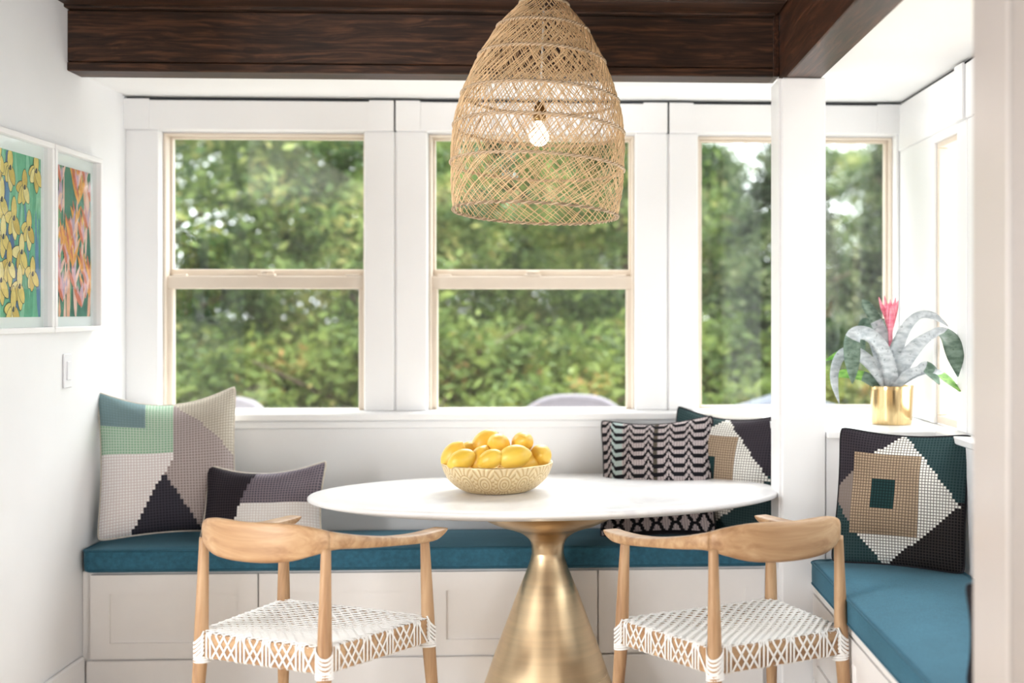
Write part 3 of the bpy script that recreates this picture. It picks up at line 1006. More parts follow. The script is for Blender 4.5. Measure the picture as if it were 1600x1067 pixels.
def make_lemon():
    m = MB(); prof = []
    L = 0.047; Rr = 0.0345
    for k in range(0, 21):
        a = math.pi * k / 20
        z = -L * math.cos(a); r_ = Rr * math.sin(a) ** 0.86
        if k >= 18: z += 0.004 * (k - 17) / 2
        prof.append((max(r_, 0.0006), z))
    prof[-2] = (0.0075, L + 0.0035); prof[-1] = (0.0006, L + 0.0065)
    m.lathe(prof, 28)
    me = m.v
    m.v = [tuple(Vector(p) * (1 + 0.02 * mnoise.noise(Vector(p) * 45))) for p in me]
    root = empty('lemon')
    m.build('peel', M['lemon'], root)
    MB().lathe([(0.0006, -L - 0.0015), (0.004, -L - 0.001), (0.0048, -L + 0.002)], 10).build('stem_scar', M['lemon_tip'], root)
    return root


L0 = make_lemon()
peel2 = [o for o in L0.children if o.name.startswith('peel')][0].data.copy(); peel2.materials[0] = M['lemon_pale']
# px, py, depth offset from the bowl centre, long-axis direction, scale, pale, label
LEM = [
    (711, 711, -0.02, (0.55, -.1, .85), 1.0, 0, 'large lemon at the bowl edge farthest from the pillar, standing on end'),
    (727, 717, -0.105, (-0.9, -.25, -.35), 0.92, 1, 'pale lemon lying lowest at the front of the bowl, nearest the left chair'),
    (741, 704, 0.055, (0.9, .2, -.3), 0.9, 0, 'lemon mostly hidden behind the left front lemons'),
    (754, 716, -0.075, (0.45, .3, .85), 0.9, 0, 'lemon wedged between the two pale front lemons'),
    (772, 717, -0.125, (-0.85, .2, -.4), 0.88, 1, 'small greenish yellow lemon at the middle front of the bowl'),
    (760, 689, 0.05, (-.8, -.15, -.55), 1.02, 0, 'topmost lemon of the heap, its blunt tip pointing down left'),
    (783, 694, -0.035, (-.28, -.8, .45), 0.98, 0, 'wrinkled lemon with its nipple towards the viewer at the heap centre'),
    (808, 713, -0.115, (0.95, .1, .22), 1.06, 1, 'largest front lemon with a dark stem scar at its left end'),
    (819, 691, -0.005, (.25, -.88, .30), 0.98, 0, 'upper lemon at the right with its pitted end facing outwards'),
    (829, 723, -0.06, (.7, .5, .3), 0.92, 0, 'lemon low in the bowl between the large front lemon and the one nearest the pillar'),
    (790, 712, 0.015, (.5, .6, .4), 0.95, 0, 'lemon buried in the middle of the heap under the wrinkled one'),
    (848, 711, -0.035, (.15, -.9, .12), 1.0, 0, 'lemon at the bowl edge nearest the pillar'),
]
first = True
from mathutils import Quaternion
for (px, py, dy, ax, sc, pale, lab) in LEM:
    dep = 4.62 + dy
    x = -0.265 + (px - 779.5) * dep / 2064; z = 1.38 - (py + 2.2 - 487) * dep / 2064
    o = L0 if first else copy_tree(L0); first = False
    o.location = (x, BY + dy, z); o.scale = (sc * 1.12,) * 3
    o.rotation_mode = 'QUATERNION'; o.rotation_quaternion = Vector(ax).to_track_quat('Z', 'Y')
    if pale:
        for c_ in o.children:
            if c_.name.startswith('peel'): c_.data = peel2
    tag(o, lab, 'lemon', 'lemons in the gold bowl')


# ------------------------------------------------------------------ pillows
YA = {}
def Y(key, rgb, gap=None):
    if key not in YA: YA[key] = yarn('yarn_' + key, srgb(*rgb), srgb(*gap) if gap else None)
    return YA[key]


def make_pillow(name, W, H, T, nu, nv, pattern, mats, back, label, bumpy=0.0028, pinch=0.07, sag=0.0, seed=1, piping=None):
    root = tag(empty(name), label, 'pillow')
    def shape(u, v_, side):
        a = 2 * u - 1; b_ = 2 * v_ - 1
        prof = ((1 - abs(a) ** 2.4) * (1 - abs(b_) ** 2.4)) ** 0.55
        x = a * W / 2 * (1 - pinch * (1 - b_ * b_) * abs(a)); z = b_ * H / 2 * (1 - pinch * (1 - a * a) * abs(b_))
        cr = 1 - 0.035 * (abs(a) * abs(b_)) ** 10
        x *= cr; z *= cr
        z += H / 2
        y = -side * T / 2 * prof
        wob = mnoise.noise(Vector((a * 1.6 + seed * 3.1, b_ * 1.6, seed))) * 0.018 * min(1, prof * 2)
        y += wob * side
        # soft sag: upper edge droops in the middle
        z -= sag * (1 - a * a) * v_ ** 2
        return Vector((x, y, z))
    n1, n2 = nu * 2, nv * 2
    V = []; F = []; MI = []; UVs = []
    for j in range(n2 + 1):
        for i in range(n1 + 1):
            u = i / n1; v_ = j / n2
            p = shape(u, v_, 1)
            if i % 2 == 1 and j % 2 == 1: p.y -= bumpy
            V.append(p); UVs.append((i / 2, j / 2))
    for j in range(n2):
        for i in range(n1):
            a = j * (n1 + 1) + i
            F.append((a, a + 1, a + n1 + 2, a + n1 + 1)); MI.append(pattern(i // 2, j // 2, nu, nv))
    m = MB(); m.v = [tuple(p) for p in V]; m.f = F; m.mi = MI; m.sm = [True] * len(F); m.uv = UVs
    m.build('woven_front', mats, root)
    mb = MB().grid(lambda u, v_: shape(1 - u, v_, -1), 24, 24)
    mb.build('back_panel', back, root)
    P = []
    for k in range(40): P.append(shape(k / 40, 0, 0))
    for k in range(40): P.append(shape(1, k / 40, 0))
    for k in range(40): P.append(shape(1 - k / 40, 1, 0))
    for k in range(40): P.append(shape(0, 1 - k / 40, 0))
    MB().tube(P, 0.0045, 6, closed=True).build('seam', piping or back, root)
    return root


M['canvas'] = linen('natural_canvas', srgb(214, 206, 194))
M['black_canvas'] = linen('black_canvas', srgb(40, 38, 42))


def pose(o, loc, rz, lean, roll=0.0):
    """rz: yaw, lean: tips the top backwards, roll: in the pillow's own plane; loc = middle of the lower edge"""
    o.location = loc
    o.rotation_euler = (Matrix.Rotation(rz, 3, 'Z') @ Matrix.Rotation(lean, 3, 'X') @ Matrix.Rotation(roll, 3, 'Y')).to_euler()


# square pillow with green, white, taupe fields and a dark triangle
def pat1(i, j, nu, nv):
    u = (i + .5) / nu; v = (j + .5) / nv
    if v < 0.42:
        if abs(u - (0.475 + (0.42 - v) * 0.02)) < (0.42 - v) * 0.60: return 3
        return 2 if u < 0.475 else 4
    if u < 0.55:
        if v > 0.76 and u < 0.34: return 0
        if v > 0.56: return 1
        return 2 if u < 0.55 - max(0, (0.54 - v)) * 0.55 else 4
    return 5 if (u - 0.55) * 1.05 + (v - 0.98) > 0.0 else 4


p1 = make_pillow('throw_pillow', 0.50, 0.56, 0.20, 46, 50, pat1,
                 [Y('slate', (126, 150, 154), (112, 136, 140)), Y('green', (140, 182, 150), (208, 216, 206)), Y('ivory', (248, 243, 241), (206, 190, 188)), Y('charcoal', (46, 46, 54), (70, 66, 76)), Y('taupe', (146, 132, 132), (196, 186, 182)), Y('beige', (204, 196, 182), (150, 142, 130))],
                 M['canvas'], 'large square woven pillow in green, white and taupe with a dark triangle', sag=0.05, seed=2)
pose(p1, (-1.485, 4.955, 0.55), R(14), R(-14), R(-1.5))


def pat2(i, j, nu, nv):
    u = (i + .5) / nu; v = (j + .5) / nv
    if u < 0.27 + 0.20 * v: return 0
    return 1 if v > 0.46 else 2


p2 = make_pillow('lumbar_pillow', 0.455, 0.30, 0.15, 44, 28, pat2,
                 [Y('black', (32, 30, 36), (66, 58, 64)), Y('plum', (90, 86, 96), (150, 138, 146)), Y('cream', (248, 245, 242), (218, 210, 206))],
                 M['canvas'], 'oblong woven pillow, black and grey over cream, on the bench behind the left chair', sag=0.035, seed=5)
pose(p2, (-1.135, 4.865, 0.54), R(-6), R(-20), R(-2))


def pat3(i, j, nu, nv):
    u = (i + .5) / nu; v = (j + .5) / nv
    row = 13; 
    if v < 0.17:
        a = abs(((u * 6) % 1) - 0.5) * 2; b_ = abs(v - 0.085) / 0.085
        if v < 0.02: return 0
        return 0 if 0.55 < a + b_ * 0.6 < 1.0 else (1 if (i % 2) else 3)
    t = ((u * 5.6) % 1)
    spike = max(0, 1 - abs(t - 0.5) / 0.26)
    ph = (v * row + (-0.85 * spike)) % 1
    if ph < 0.46: return 0
    if 0.10 < u < 0.20: return 2
    if 0.49 < u < 0.52: return 4
    return 1 if i % 2 else 3


p3 = make_pillow('throw_pillow', 0.44, 0.47, 0.15, 84, 84, pat3,
                 [Y('ink', (30, 29, 34), (22, 21, 25)), Y('blush', (226, 212, 210), (120, 108, 110)), Y('mint', (200, 220, 218), (140, 150, 150)), Y('mauve', (196, 184, 186), (80, 72, 76)), Y('olive', (104, 96, 84), (50, 46, 42))],
                 M['black_canvas'], 'black and blush zigzag pillow on the bench beyond the table', bumpy=0.0016, sag=0.015, seed=8)
pose(p3, (0.317, 4.925, 0.535), R(-12), R(-21), R(-3.5))


def pat4(i, j, nu, nv):
    u = (i + .5) / nu; v = (j + .5) / nv
    # diamond: top (.50,1) right (.97,.47) bottom (.42,0) left (-.05,.5)
    def side(ax, ay, bx_, by): return (bx_ - ax) * (v - ay) - (by - ay) * (u - ax)
    ins = side(.5, 1.02, -.05, .5) > 0 and side(-.05, .5, .42, -0.02) > 0 and side(.42, -0.02, .97, .47) > 0 and side(.97, .47, .5, 1.02) > 0
    if 0.13 < u < 0.65 and 0.21 < v < 0.83:
        if 0.29 < u < 0.48 and 0.42 < v < 0.62: return 4
        return 1
    if ins:
        if u < 0.13: return 5
        return 0
    if u < .5 and v > .5: return 2
    if u > .5 and v > .5: return 3
    if u > .42: return 6
    return 3


mats4 = [Y('white_nub', (246, 240, 232), (80, 72, 68)), Y('sand', (176, 154, 130), (84, 70, 60)), Y('aubergine', (44, 40, 46), (66, 60, 66)), Y('bottle', (36, 58, 60), (62, 80, 82)), Y('deep_green', (36, 62, 62), (20, 32, 34)), Y('smoke', (134, 122, 116), (120, 110, 104)), Y('black_thread', (28, 26, 28), (66, 60, 58))]
p4 = make_pillow('throw_pillow', 0.44, 0.455, 0.15, 44, 46, pat4, mats4, M['canvas'], 'dark pillow with white diamond and green centre, on the side bench under the plant', sag=0.01, seed=12, pinch=0.05, piping=M['black_canvas'])
pose(p4, (1.062, 4.29, 0.538), R(-24), R(-12), R(1.5))
mats5 = [mats4[0], mats4[1], mats4[3], mats4[2], mats4[4], mats4[5], mats4[3]]
p5 = make_pillow('throw_pillow', 0.45, 0.475, 0.15, 44, 46, pat4, mats5, M['canvas'], 'dark pillow with white diamond, tucked between zigzag pillow and pillar', sag=0.03, seed=15, pinch=0.05, piping=M['black_canvas'])
pose(p5, (0.545, 4.99, 0.538), R(-30), R(-10), R(2.5))

# dark shaggy pillow by the near jamb
M['fur'] = yarn('yarn_fur', srgb(34, 32, 34), srgb(120, 112, 108))
p6 = make_pillow('throw_pillow', 0.40, 0.24, 0.13, 36, 24, lambda i, j, a, b_: (0 if (i + j * 3) % 5 else 1), [M['fur'], Y('ash', (128, 122, 118), (60, 56, 54))], M['black_canvas'], 'dark shaggy pillow edge peeking out behind the doorway wall', bumpy=0.006, seed=20)
pose(p6, (1.075, 2.875, 0.536), R(160), R(-8))


# ------------------------------------------------------------------ plant
PX, PY, PZ = 1.170, 4.80, 0.9685
plant = tag(empty('potted_bromeliad', (PX, PY, PZ)), 'silver-leaved bromeliad with a pink flower in a brass pot on the ledge', 'plant')
k_ = 4.83 / 2064
m = MB().lathe([(0.001, 0.0), (0.070, 0.0), (0.0725, 0.003), (0.0745, 0.02), (0.079, 0.125), (0.0805, 0.140), (0.0800, 0.1415), (0.078, 0.1405), (0.076, 0.12), (0.073, 0.11)], 56)
pot = m.build('pot', M['pot'], plant)
MB().lathe([(0.001, 0.118), (0.04, 0.117), (0.0755, 0.112)], 32).build('soil', M['soil'], plant)


def leafm(name, a, b_, spot):
    t = NT(name)
    v = t.coord()
    n = t.noise(t.coord('Object', (30, 30, 70)), 1, 4)
    s_ = t.noise(v, 70, 2)
    c = t.ramp(n, [(0.35, a), (0.65, b_)])
    f = t.math('MULTIPLY', t.math('GREATER_THAN', s_, 0.66), 0.6)
    t.l(t.mix(f, c, spot), t.b.inputs['Base Color']); t.set(Roughness=0.5)
    return t.m


M['leaf_silver'] = leafm('bromeliad_silver', srgb(164, 171, 176), srgb(206, 210, 213), srgb(110, 120, 122))
M['leaf_green'] = leafm('bromeliad_grey_green', srgb(78, 102, 86), srgb(126, 148, 132), srgb(70, 92, 74))
M['leaf_fresh'] = leafm('bromeliad_fresh', srgb(90, 150, 54), srgb(150, 200, 96), srgb(80, 120, 60))
M['bract'] = leafm('pink_bract', srgb(232, 116, 140), srgb(248, 170, 182), srgb(222, 90, 118))


def blade(P, widths, mats, split, fold=0.22, name='leaf', thick=0.0016):
    """P: (crop x, crop y, depth) along the mid rib; a channelled leaf with two faces and a real thickness"""
    pts = []
    for x, y, d in P:
        q = (x * 0.2437 + 280) / 2064; ca_, sa_ = math.cos(0.05083), math.sin(0.05083)
        sc_ = (PY + d) / (ca_ - q * sa_)
        pts.append(((q * ca_ + sa_) * sc_ - PX, d, 1.38 - (y * 0.2437 - 47) / 2064 * sc_ - PZ))
    D = catmull_n([p + (w,) for p, w in zip(pts, widths)], 6)
    n = len(D); v = []; f = []; mi = []
    NS = 5
    prev = None
    for i, d in enumerate(D):
        p = Vector(d[:3]); t = Vector(D[min(i + 1, n - 1)][:3]) - Vector(D[max(i - 1, 0)][:3]); t.normalize()
        side = t.cross(Vector((0, 0, 1)))
        view = Vector((0, -1, 0.15))
        sd = t.cross(view)
        if sd.length < 0.05: sd = side if side.length > .01 else Vector((1, 0, 0))
        sd.normalize()
        if prev and sd.dot(prev) < 0: sd = -sd
        if prev: sd = (sd + prev * 1.0).normalized()
        prev = sd
        nn = sd.cross(t).normalized()
        if nn.y > 0 and i == 0: pass
        w = d[3] * k_ * 0.2437 * 0.56
        for q in range(NS):
            s_ = -1 + 2 * q / (NS - 1)
            v.append(p + sd * s_ * w + nn * fold * w * (abs(s_) ** 1.5))
    off = len(v)
    for i, d in enumerate(D):
        for q in range(NS):
            a = v[i * NS + q]
            t = Vector(D[min(i + 1, n - 1)][:3]) - Vector(D[max(i - 1, 0)][:3]); t.normalize()
            sd = (v[i * NS + NS - 1] - v[i * NS]);
            nn = sd.cross(t)
            nn = nn.normalized() if nn.length > 1e-9 else Vector((0, 1, 0))
            v.append(a + nn * thick)
    m = MB()
    for i in range(n - 1):
        g = 1 if i / (n - 1) > split else 0
        for q in range(NS - 1):
            a = i * NS + q
            f.append((a, a + 1, a + NS + 1, a + NS)); mi.append(g)
            b_ = off + a
            f.append((b_, b_ + NS, b_ + NS + 1, b_ + 1)); mi.append(g)
        for q in (0, NS - 1):
            a = i * NS + q
            f.append((a, a + NS, off + a + NS, off + a)); mi.append(g)
    for i in (0, n - 1):
        for q in range(NS - 1):
            a = i * NS + q
            f.append((a, a + 1, off + a + 1, off + a)); mi.append(1 if i else 0)
    m.v = [tuple(x) for x in v]; m.f = f; m.mi = mi; m.sm = [True] * len(f)
    return m.build(name, mats, plant)


SG = [M['leaf_silver'], M['leaf_green']]; SS = [M['leaf_silver'], M['leaf_silver']]; SF = [M['leaf_silver'], M['leaf_fresh']]; GF = [M['leaf_green'], M['leaf_fresh']]
blade([(455, 690, -.02), (455, 590, -.045), (405, 440, -.075), (330, 350, -.10), (255, 328, -.125), (212, 370, -.14), (208, 480, -.15), (212, 580, -.15), (212, 655, -.15)], [62, 82, 84, 80, 78, 92, 92, 56, 5], SG, 0.62)
blade([(450, 690, .0), (430, 480, .0), (395, 330, .005), (345, 220, .01), (300, 150, .015), (275, 115, .015)], [60, 84, 78, 66, 56, 10], SG, 0.5)
blade([(460, 690, .0), (475, 500, .01), (520, 360, -.03), (575, 265, -.08), (650, 212, -.14), (740, 225, -.21), (830, 290, -.27)], [60, 88, 74, 60, 44, 40, 6], SS, 0.7)
blade([(465, 690, -.01), (520, 560, -.04), (600, 430, -.10), (700, 350, -.18), (780, 322, -.26), (835, 370, -.33), (868, 480, -.38), (888, 610, -.39)], [60, 84, 88, 54, 54, 96, 96, 6], SG, 0.60)
blade([(480, 690, -.03), (560, 600, -.06), (640, 565, -.10), (680, 545, -.13), (725, 585, -.16), (772, 660, -.18)], [40, 56, 48, 60, 66, 8], SG, 0.6)
blade([(480, 680, .02), (620, 590, -.05), (740, 575, -.16), (820, 630, -.27), (905, 705, -.36)], [36, 40, 30, 50, 8], SF, 0.62)
blade([(440, 690, -.02), (385, 590, -.045), (300, 500, -.06), (220, 450, -.075), (140, 470, -.09), (100, 560, -.10), (98, 660, -.10), (128, 780, -.10)], [50, 78, 72, 66, 60, 52, 40, 4], SS, 0.6)
blade([(430, 690, -.0), (350, 640, -.02), (260, 600, -.03), (150, 590, -.045), (62, 615, -.05)], [50, 66, 56, 48, 6], GF, 0.45)
blade([(435, 690, .03), (360, 560, .055), (250, 470, .07), (140, 465, .075), (40, 505, .07)], [40, 56, 54, 50, 6], GF, 0.5)
blade([(440, 690, .03), (385, 480, .06), (330, 320, .07), (292, 262, .075), (272, 330, .08), (286, 480, .08)], [40, 70, 66, 58, 56, 10], SG, 0.35)
blade([(450, 690, .03), (420, 420, .055), (395, 300, .065), (420, 262, .07), (440, 330, .075)], [40, 62, 54, 46, 8], SG, 0.5)
BR = [M['bract'], M['bract']]
for (tx, ty, w, dd, bx_) in ((382, 98, 34, -.012, 430), (418, 88, 36, .004, 442), (455, 112, 40, -.012, 456), (488, 100, 36, .002, 470), (506, 120, 30, -.006, 478), (440, 140, 44, -.018, 450), (475, 150, 40, -.018, 464)):
    blade([(455, 420, 0), (455, 330, dd), (bx_, 220, dd * 1.4), (tx * .6 + bx_ * .4, 160, dd * 1.7), (tx, ty, dd * 2)], [16, 26, w, w * .7, 3], BR, 0.5, 0.3, 'bract', 0.0012)


# ------------------------------------------------------------------ framed prints, switch
def art(name, y0, y1, z0, z1, seed, palette, kind, par):
    """flat floral print: layered paint shapes a fraction of a millimetre apart"""
    rnd = random.Random(seed); m = MB(); lay = [0]
    W = y1 - y0; H = z1 - z0
    X0 = 0.006
    def poly(P, mi):
        lay[0] += 1; x = X0 + 0.00001 * lay[0]
        Q = [(x, y0 + min(1, max(0, a)) * W, z0 + min(1, max(0, b_)) * H) for a, b_ in P]
        m.add(Q, [tuple(range(len(Q)))], mi)
    def lens(a, b_, la, wd, ang, mi, tip=1.0, n=14):
        P = []
        for k in range(n):
            t = 2 * math.pi * k / n
            lx = math.cos(t) * la; ly = math.sin(t) * wd * (1 - 0.45 * tip * math.cos(t)) * (abs(math.sin(t)) ** (0.15 + 0.4 * tip) if tip else 1)
            ca_, sa_ = math.cos(ang), math.sin(ang)
            P.append((a + (lx * ca_ - ly * sa_) * H / W * 1.0, b_ + lx * sa_ + ly * ca_))
        poly(P, mi)
    poly([(0, 0), (1, 0), (1, 1), (0, 1)], 0)
    nl = len(palette['leaf'])
    for k in range(46):     # blades of leaves
        a = rnd.random(); 
        lens(a, rnd.uniform(0.05, 0.95), rnd.uniform(0.18, 0.36), rnd.uniform(0.014, 0.032), R(90 + rnd.uniform(-14, 14)), palette['leaf'][k % nl], 0.6)
    if kind == 'iris':
        heads = [(.30, .90), (.62, .80), (.12, .70), (.72, .55), (.38, .60), (.15, .48), (.55, .40), (.28, .32), (.80, .27), (.10, .22), (.50, .19), (.88, .92), (.36, .05), (.05, .95)]
        for (a, b_) in heads:
            for q in range(5):
                ang = R(-90 + (q - 2) * 42 + rnd.uniform(-12, 12)) if q < 4 else R(90)
                la = rnd.uniform(.06, .085)
                ca_, sb_ = math.cos(ang) * la * .8 * H / W, math.sin(ang) * la * .8
                lens(a + ca_, b_ + sb_, la * 1.07, .043, ang, palette['line'], 0.2)
                lens(a + ca_, b_ + sb_, la, .038, ang, palette['petal'][(q + int(a * 10)) % len(palette['petal'])], 0.2)
            lens(a, b_, .018, .012, R(60), palette['dark'], 0)
    else:
        for k in range(44):
            a, b_ = rnd.random(), rnd.uniform(.03, .97)
            pt = palette['petal'] if k % 3 else palette['petal2']
            for q in range(4):
                ang = R(90 + (q - 1.5) * 24 + rnd.uniform(-8, 8)); la = rnd.uniform(.06, .11)
                lens(a + math.cos(ang) * la * H / W * .8, b_ + math.sin(ang) * la * .8, la, .020, ang, pt[q % len(pt)], 0.7)
    m.build(name, palette['mats'], par)


def inks(pref, cols):
    return [plain('%s_ink_%d' % (pref, i), srgb(*c), 0.7, var=0.12, scale=40) for i, c in enumerate(cols)]


pal1 = dict(mats=inks('iris', [(112, 184, 150), (92, 168, 138), (140, 200, 170), (100, 138, 178), (88, 112, 160), (232, 206, 122), (240, 222, 156), (214, 182, 98), (70, 78, 84), (48, 52, 84)]), leaf=[1, 2, 3, 4, 1, 2], petal=[5, 6, 7, 5], line=8, dark=9)
pal2 = dict(mats=inks('lily', [(74, 130, 114), (58, 112, 100), (120, 168, 130), (236, 176, 150), (240, 196, 182), (196, 170, 196), (226, 168, 178), (214, 120, 96), (236, 164, 84), (244, 190, 110)]), leaf=[1, 0, 2, 4, 3, 1], petal=[4, 5, 6, 7, 5], petal2=[8, 9, 7, 8])


def framed(y0, y1, label, pal, kind, seed, ay0, ay1):
    root = tag(empty('framed_print', (XL, (y0 + y1) / 2, 1.311)), label, 'picture')
    h = 0.631; yc = (y0 + y1) / 2; a, b_ = y0 - yc, y1 - yc; fw = 0.018
    m = MB()
    m.box(0.001, 0.034, a, b_, 0, fw, 0, .002); m.box(0.001, 0.034, a, b_, h - fw, h, 0, .002)
    m.box(0.001, 0.034, a, a + fw, fw, h - fw, 0, .002); m.box(0.001, 0.034, b_ - fw, b_, fw, h - fw, 0, .002)
    m.build('frame', M['frame_white'], root)
    bx('mat_board', M['mat_board'], 0.001, 0.005, a + fw, b_ - fw, fw, h - fw, root)
    bx('glazing', M['glass'], 0.016, 0.018, a + fw, b_ - fw, fw, h - fw, root)
    art('print', ay0 - yc, ay1 - yc, 0.052, 0.572, seed, pal, kind, root)
    return root


framed(4.062, 4.502, 'white-framed print of yellow irises on green, cut by the picture edge', pal1, 'iris', 3, 4.115, 4.455)
framed(4.512, 4.952, 'white-framed print of pink and orange lilies, hung nearer the windows', pal2, 'lily', 7, 4.572, 4.905)
sw = tag(empty('light_switch', (XL, 4.692, 1.175)), 'white light switch plate on the wall below the lily print', 'switch')
bx('plate', M['switch'], 0.0005, 0.007, -0.036, 0.036, -0.06, 0.06, sw, bev=0.003)
bx('rocker', M['switch'], 0.007, 0.011, -0.016, 0.016, -0.033, 0.033, sw, bev=0.002)

# ------------------------------------------------------------------ outdoors
t = NT('lawn_grass'); n = t.noise(t.coord(), 3, 6)
t.l(t.ramp(n, [(0.3, srgb(70, 84, 48)), (0.7, srgb(120, 132, 78))]), t.b.inputs['Base Color']); t.set(Roughness=0.9)
MB().grid(lambda u, v_: (-26 + 52 * u, 5.6 + 40 * v_, -0.5 + 0.5 * mnoise.noise(Vector((u * 6, v_ * 6, 0))) * v_ + v_ * v_ * 1.5), 40, 40).build('lawn', t.m, kind=S)
bx('terrace', plain('terrace_stone', srgb(150, 146, 140), 0.8, var=0.1, scale=4), -6, 8, 5.52, 9.0, -0.35, -0.12, kind=S)

M['fol_dark'] = leaf_mat('conifer_foliage', [(0.1, srgb(26, 36, 27)), (0.4, srgb(66, 82, 58)), (0.72, srgb(114, 130, 88)), (0.95, srgb(165, 168, 130))])
M['fol_mid'] = leaf_mat('broadleaf_foliage', [(0.1, srgb(36, 52, 32)), (0.4, srgb(82, 104, 60)), (0.72, srgb(130, 146, 84)), (0.97, srgb(176, 166, 108))])
M['fol_warm'] = leaf_mat('shrub_foliage', [(0.1, srgb(42, 58, 32)), (0.4, srgb(92, 112, 58)), (0.78, srgb(128, 140, 74)), (0.99, srgb(176, 136, 86))])


def foliage(seed, kind, n_clump, n_leaf, Rr, H, z0, size):
    rnd = random.Random(seed); m = MB(); V = []; F = []
    for c_ in range(n_clump):
        h = rnd.random() ** 0.8
        if kind == 'cone': rad = Rr * (1 - h) ** 0.8 + 0.1
        else: rad = Rr * math.sin(math.pi * (0.12 + 0.82 * h)) ** 0.6
        a = rnd.uniform(0, 2 * math.pi); rr = rad * rnd.uniform(0.45, 1.0)
        cp = Vector((rr * math.cos(a), rr * math.sin(a), z0 + h * H))
        cs = rnd.uniform(0.18, 0.42) * (Rr / 1.8)
        for l in range(n_leaf):
            p = cp + Vector((rnd.gauss(0, 1), rnd.gauss(0, 1), rnd.gauss(0, .55))) * cs * 0.6
            d = Vector((rnd.gauss(0, 1), rnd.gauss(0, 1), rnd.gauss(-.2, .6))).normalized()
            e = d.cross(Vector((rnd.gauss(0, 1), rnd.gauss(0, 1), rnd.gauss(0, 1)))).normalized()
            s_ = size * rnd.uniform(.6, 1.4)
            o = len(V)
            V += [p - d * s_, p + e * s_ * .42, p + d * s_, p - e * s_ * .42]
            F.append((o, o + 1, o + 2, o + 3))
    m.add(V, F, 0, False)
    return m


def trunk_mb(h, r_, seed):
    rnd = random.Random(seed); m = MB()
    P = [(0.12 * math.sin(k * .9 + seed) * k / 6, 0.1 * math.cos(k * 1.1 + seed) * k / 6, h * k / 6) for k in range(7)]
    m.tube(P, [r_ * (1 - .11 * k) for k in range(7)], 10)
    for k in range(6):
        b0 = Vector(P[2 + k % 4]); a = rnd.uniform(0, 6.28)
        m.tube([b0, b0 + Vector((math.cos(a) * .5, math.sin(a) * .5, .35)), b0 + Vector((math.cos(a) * 1.1, math.sin(a) * 1.1, .6))], [r_ * .4, r_ * .25, r_ * .1], 6)
    return m


protos = {}
def tree(kind, x, y, sc, rz, label, z=-0.55):
    if kind not in protos:
        root = empty('garden_tree')
        if kind == 'conifer':
            foliage(1, 'cone', 340, 120, 1.9, 6.2, 0.3, 0.05).build('foliage', M['fol_dark'], root, kind='stuff'); trunk_mb(5.8, .16, 1).build('trunk', M['bark'], root)
        elif kind == 'broadleaf':
            foliage(2, 'ball', 280, 120, 2.0, 4.6, 0.9, 0.05).build('foliage', M['fol_mid'], root, kind='stuff'); trunk_mb(4.4, .13, 2).build('trunk', M['bark'], root)
        else:
            root.name = 'garden_shrub'
            foliage(3, 'ball', 130, 90, 1.15, 1.5, 0.15, 0.04).build('foliage', M['fol_warm'], root, kind='stuff'); trunk_mb(1.2, .05, 3).build('stem', M['bark'], root)
        protos[kind] = root; o = root
    else: o = copy_tree(protos[kind])
    o.location = (x, y, z); o.scale = (sc,) * 3; o.rotation_euler.z = rz
    tag(o, label, 'shrub' if kind == 'shrub' else 'tree', 'shrubs beyond the windows' if kind == 'shrub' else 'trees beyond the windows')


for a in [
    ('broadleaf', -3.9, 11.0, 1.0, 0.3, 'leafy green tree filling the far side of the window beside the prints'),
    ('conifer', -2.3, 13.5, 0.95, 1.1, 'dark evergreen seen in the middle of the left sash window'),
    ('broadleaf', -1.5, 10.5, 0.62, 2.0, 'yellowish green tree at the inner side of the left sash window'),
    ('conifer', -0.55, 14.5, 0.78, 3.4, 'evergreen behind the middle sash window, left of the lamp'),
    ('broadleaf', 0.45, 11.6, 0.66, 4.1, 'leafy tree seen under the pendant lamp in the middle window'),
    ('conifer', 1.35, 12.5, 0.53, 5.2, 'dark evergreen at the right side of the middle sash window'),
    ('conifer', 1.72, 10.4, 0.50, 0.9, 'small evergreen between middle window and the pillar'),
    ('conifer', 2.9, 11.5, 0.56, 2.5, 'evergreen seen right beside the pillar through the fixed window'),
    ('conifer', 3.4, 9.6, 0.60, 5.9, 'dark evergreen behind the bromeliad in the fixed window'),
    ('broadleaf', -5.6, 15.5, 1.15, 1.5, 'tall tree at the back behind the window beside the prints'),
    ('conifer', 0.2, 18.0, 0.9, 4.4, 'distant evergreen closing the view behind the middle window'),
    ('broadleaf', 3.7, 16.5, 0.72, 3.0, 'distant leafy tree behind the fixed window'),
]: tree(*a)
for a in [
    ('shrub', -2.6, 9.4, 1.0, 0.2, 'yellow green shrub low in the left sash window'),
    ('shrub', -1.25, 9.7, 1.15, 1.7, 'rust-tinged shrub at the lower right of the left sash window'),
    ('shrub', -0.2, 9.5, 1.05, 3.1, 'golden shrub low in the middle window behind the patio chair'),
    ('shrub', 0.9, 9.9, 1.1, 4.0, 'green shrub low at the right of the middle window'),
    ('shrub', 2.0, 9.6, 0.9, 5.0, 'shrub low in the fixed window beside the pillar'),
]: tree(*a)

M['patio'] = plain('patio_wicker', srgb(112, 106, 112), 0.7, var=0.12, scale=50)
M['patio_leg'] = plain('patio_metal', srgb(150, 148, 150), 0.5)


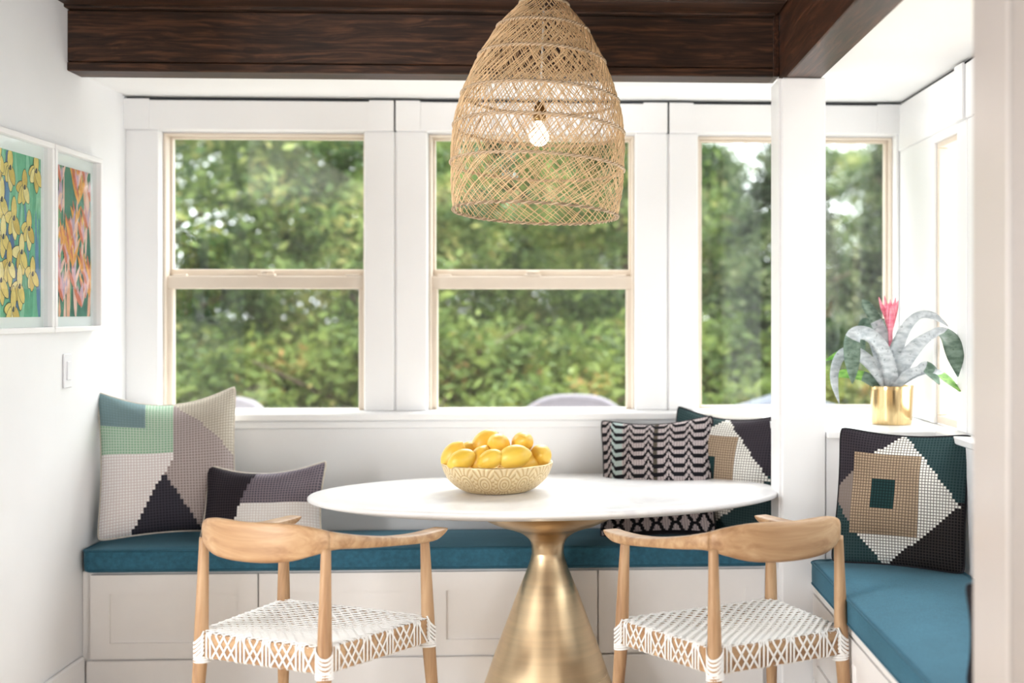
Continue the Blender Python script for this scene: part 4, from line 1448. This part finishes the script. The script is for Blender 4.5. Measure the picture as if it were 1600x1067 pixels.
def patio_chair(loc, rz, label):
    root = tag(empty('patio_chair', loc, rz), label, 'chair', 'patio chairs')
    m = MB()
    m.grid(lambda u, v_: ((u - .5) * .62, -.26 + .06 * (2 * u - 1) ** 2, .44 + .56 * v_ * (1 - 0.22 * abs(2 * u - 1) ** 3)), 16, 10)
    m.grid(lambda u, v_: ((u - .5) * .62, -.30 + .06 * (2 * u - 1) ** 2, .44 + .57 * v_ * (1 - 0.22 * abs(2 * u - 1) ** 3)), 16, 10)
    m.tube([((u / 16 - .5) * .62, -.28 + .06 * (2 * u / 16 - 1) ** 2, .44 + .565 * (1 - 0.22 * abs(2 * u / 16 - 1) ** 3)) for u in range(17)], .024, 8)
    m.build('backrest', M['patio'], root)
    bx('seat', M['patio'], -.3, .3, -.26, .28, .40, .46, root, bev=.02)
    for sx in (-.27, .27):
        for sy in (-.24, .25):
            MB().tube([(sx, sy, 0), (sx, sy, .42)], .018, 8).build('leg', M['patio_leg'], root)


patio_chair((-0.03, 7.3, -0.12), R(172), 'pale wicker patio chair outside the middle window')
patio_chair((-2.02, 7.2, -0.12), R(150), 'pale wicker patio chair outside the window beside the prints')

# grey umbrella-like grill cover outside the fixed window
gc = tag(empty('grill_cover', (1.30, 7.9, -0.12)), 'grey fabric grill cover outside the fixed window beside the pillar', 'cover')
m = MB(); v = []
for (w_, d_, z) in ((.58, .36, 0.02), (.56, .34, .72), (.40, .26, .90), (.10, .10, 1.0)):
    for k in range(24):
        a = 2 * math.pi * k / 24
        cx_ = math.copysign(abs(math.cos(a)) ** .5, math.cos(a)); sy_ = math.copysign(abs(math.sin(a)) ** .5, math.sin(a))
        rp = 1 + .03 * math.sin(k * 2.6)
        v.append((cx_ * w_ * rp, sy_ * d_ * rp, z))
f = [(i * 24 + k, i * 24 + (k + 1) % 24, (i + 1) * 24 + (k + 1) % 24, (i + 1) * 24 + k) for i in range(3) for k in range(24)] + [tuple(72 + k for k in range(24))]
m.add(v, f, 0, True); m.build('fabric', linen('grey_cover_fabric', srgb(74, 78, 88)), gc)
MB().tube([(0.565 * math.copysign(abs(math.cos(a)) ** .5, math.cos(a)), 0.345 * math.copysign(abs(math.sin(a)) ** .5, math.sin(a)), .70) for a in [2 * math.pi * k / 32 for k in range(32)]], .012, 6, closed=True).build('hem_cord', M['patio_leg'], gc)
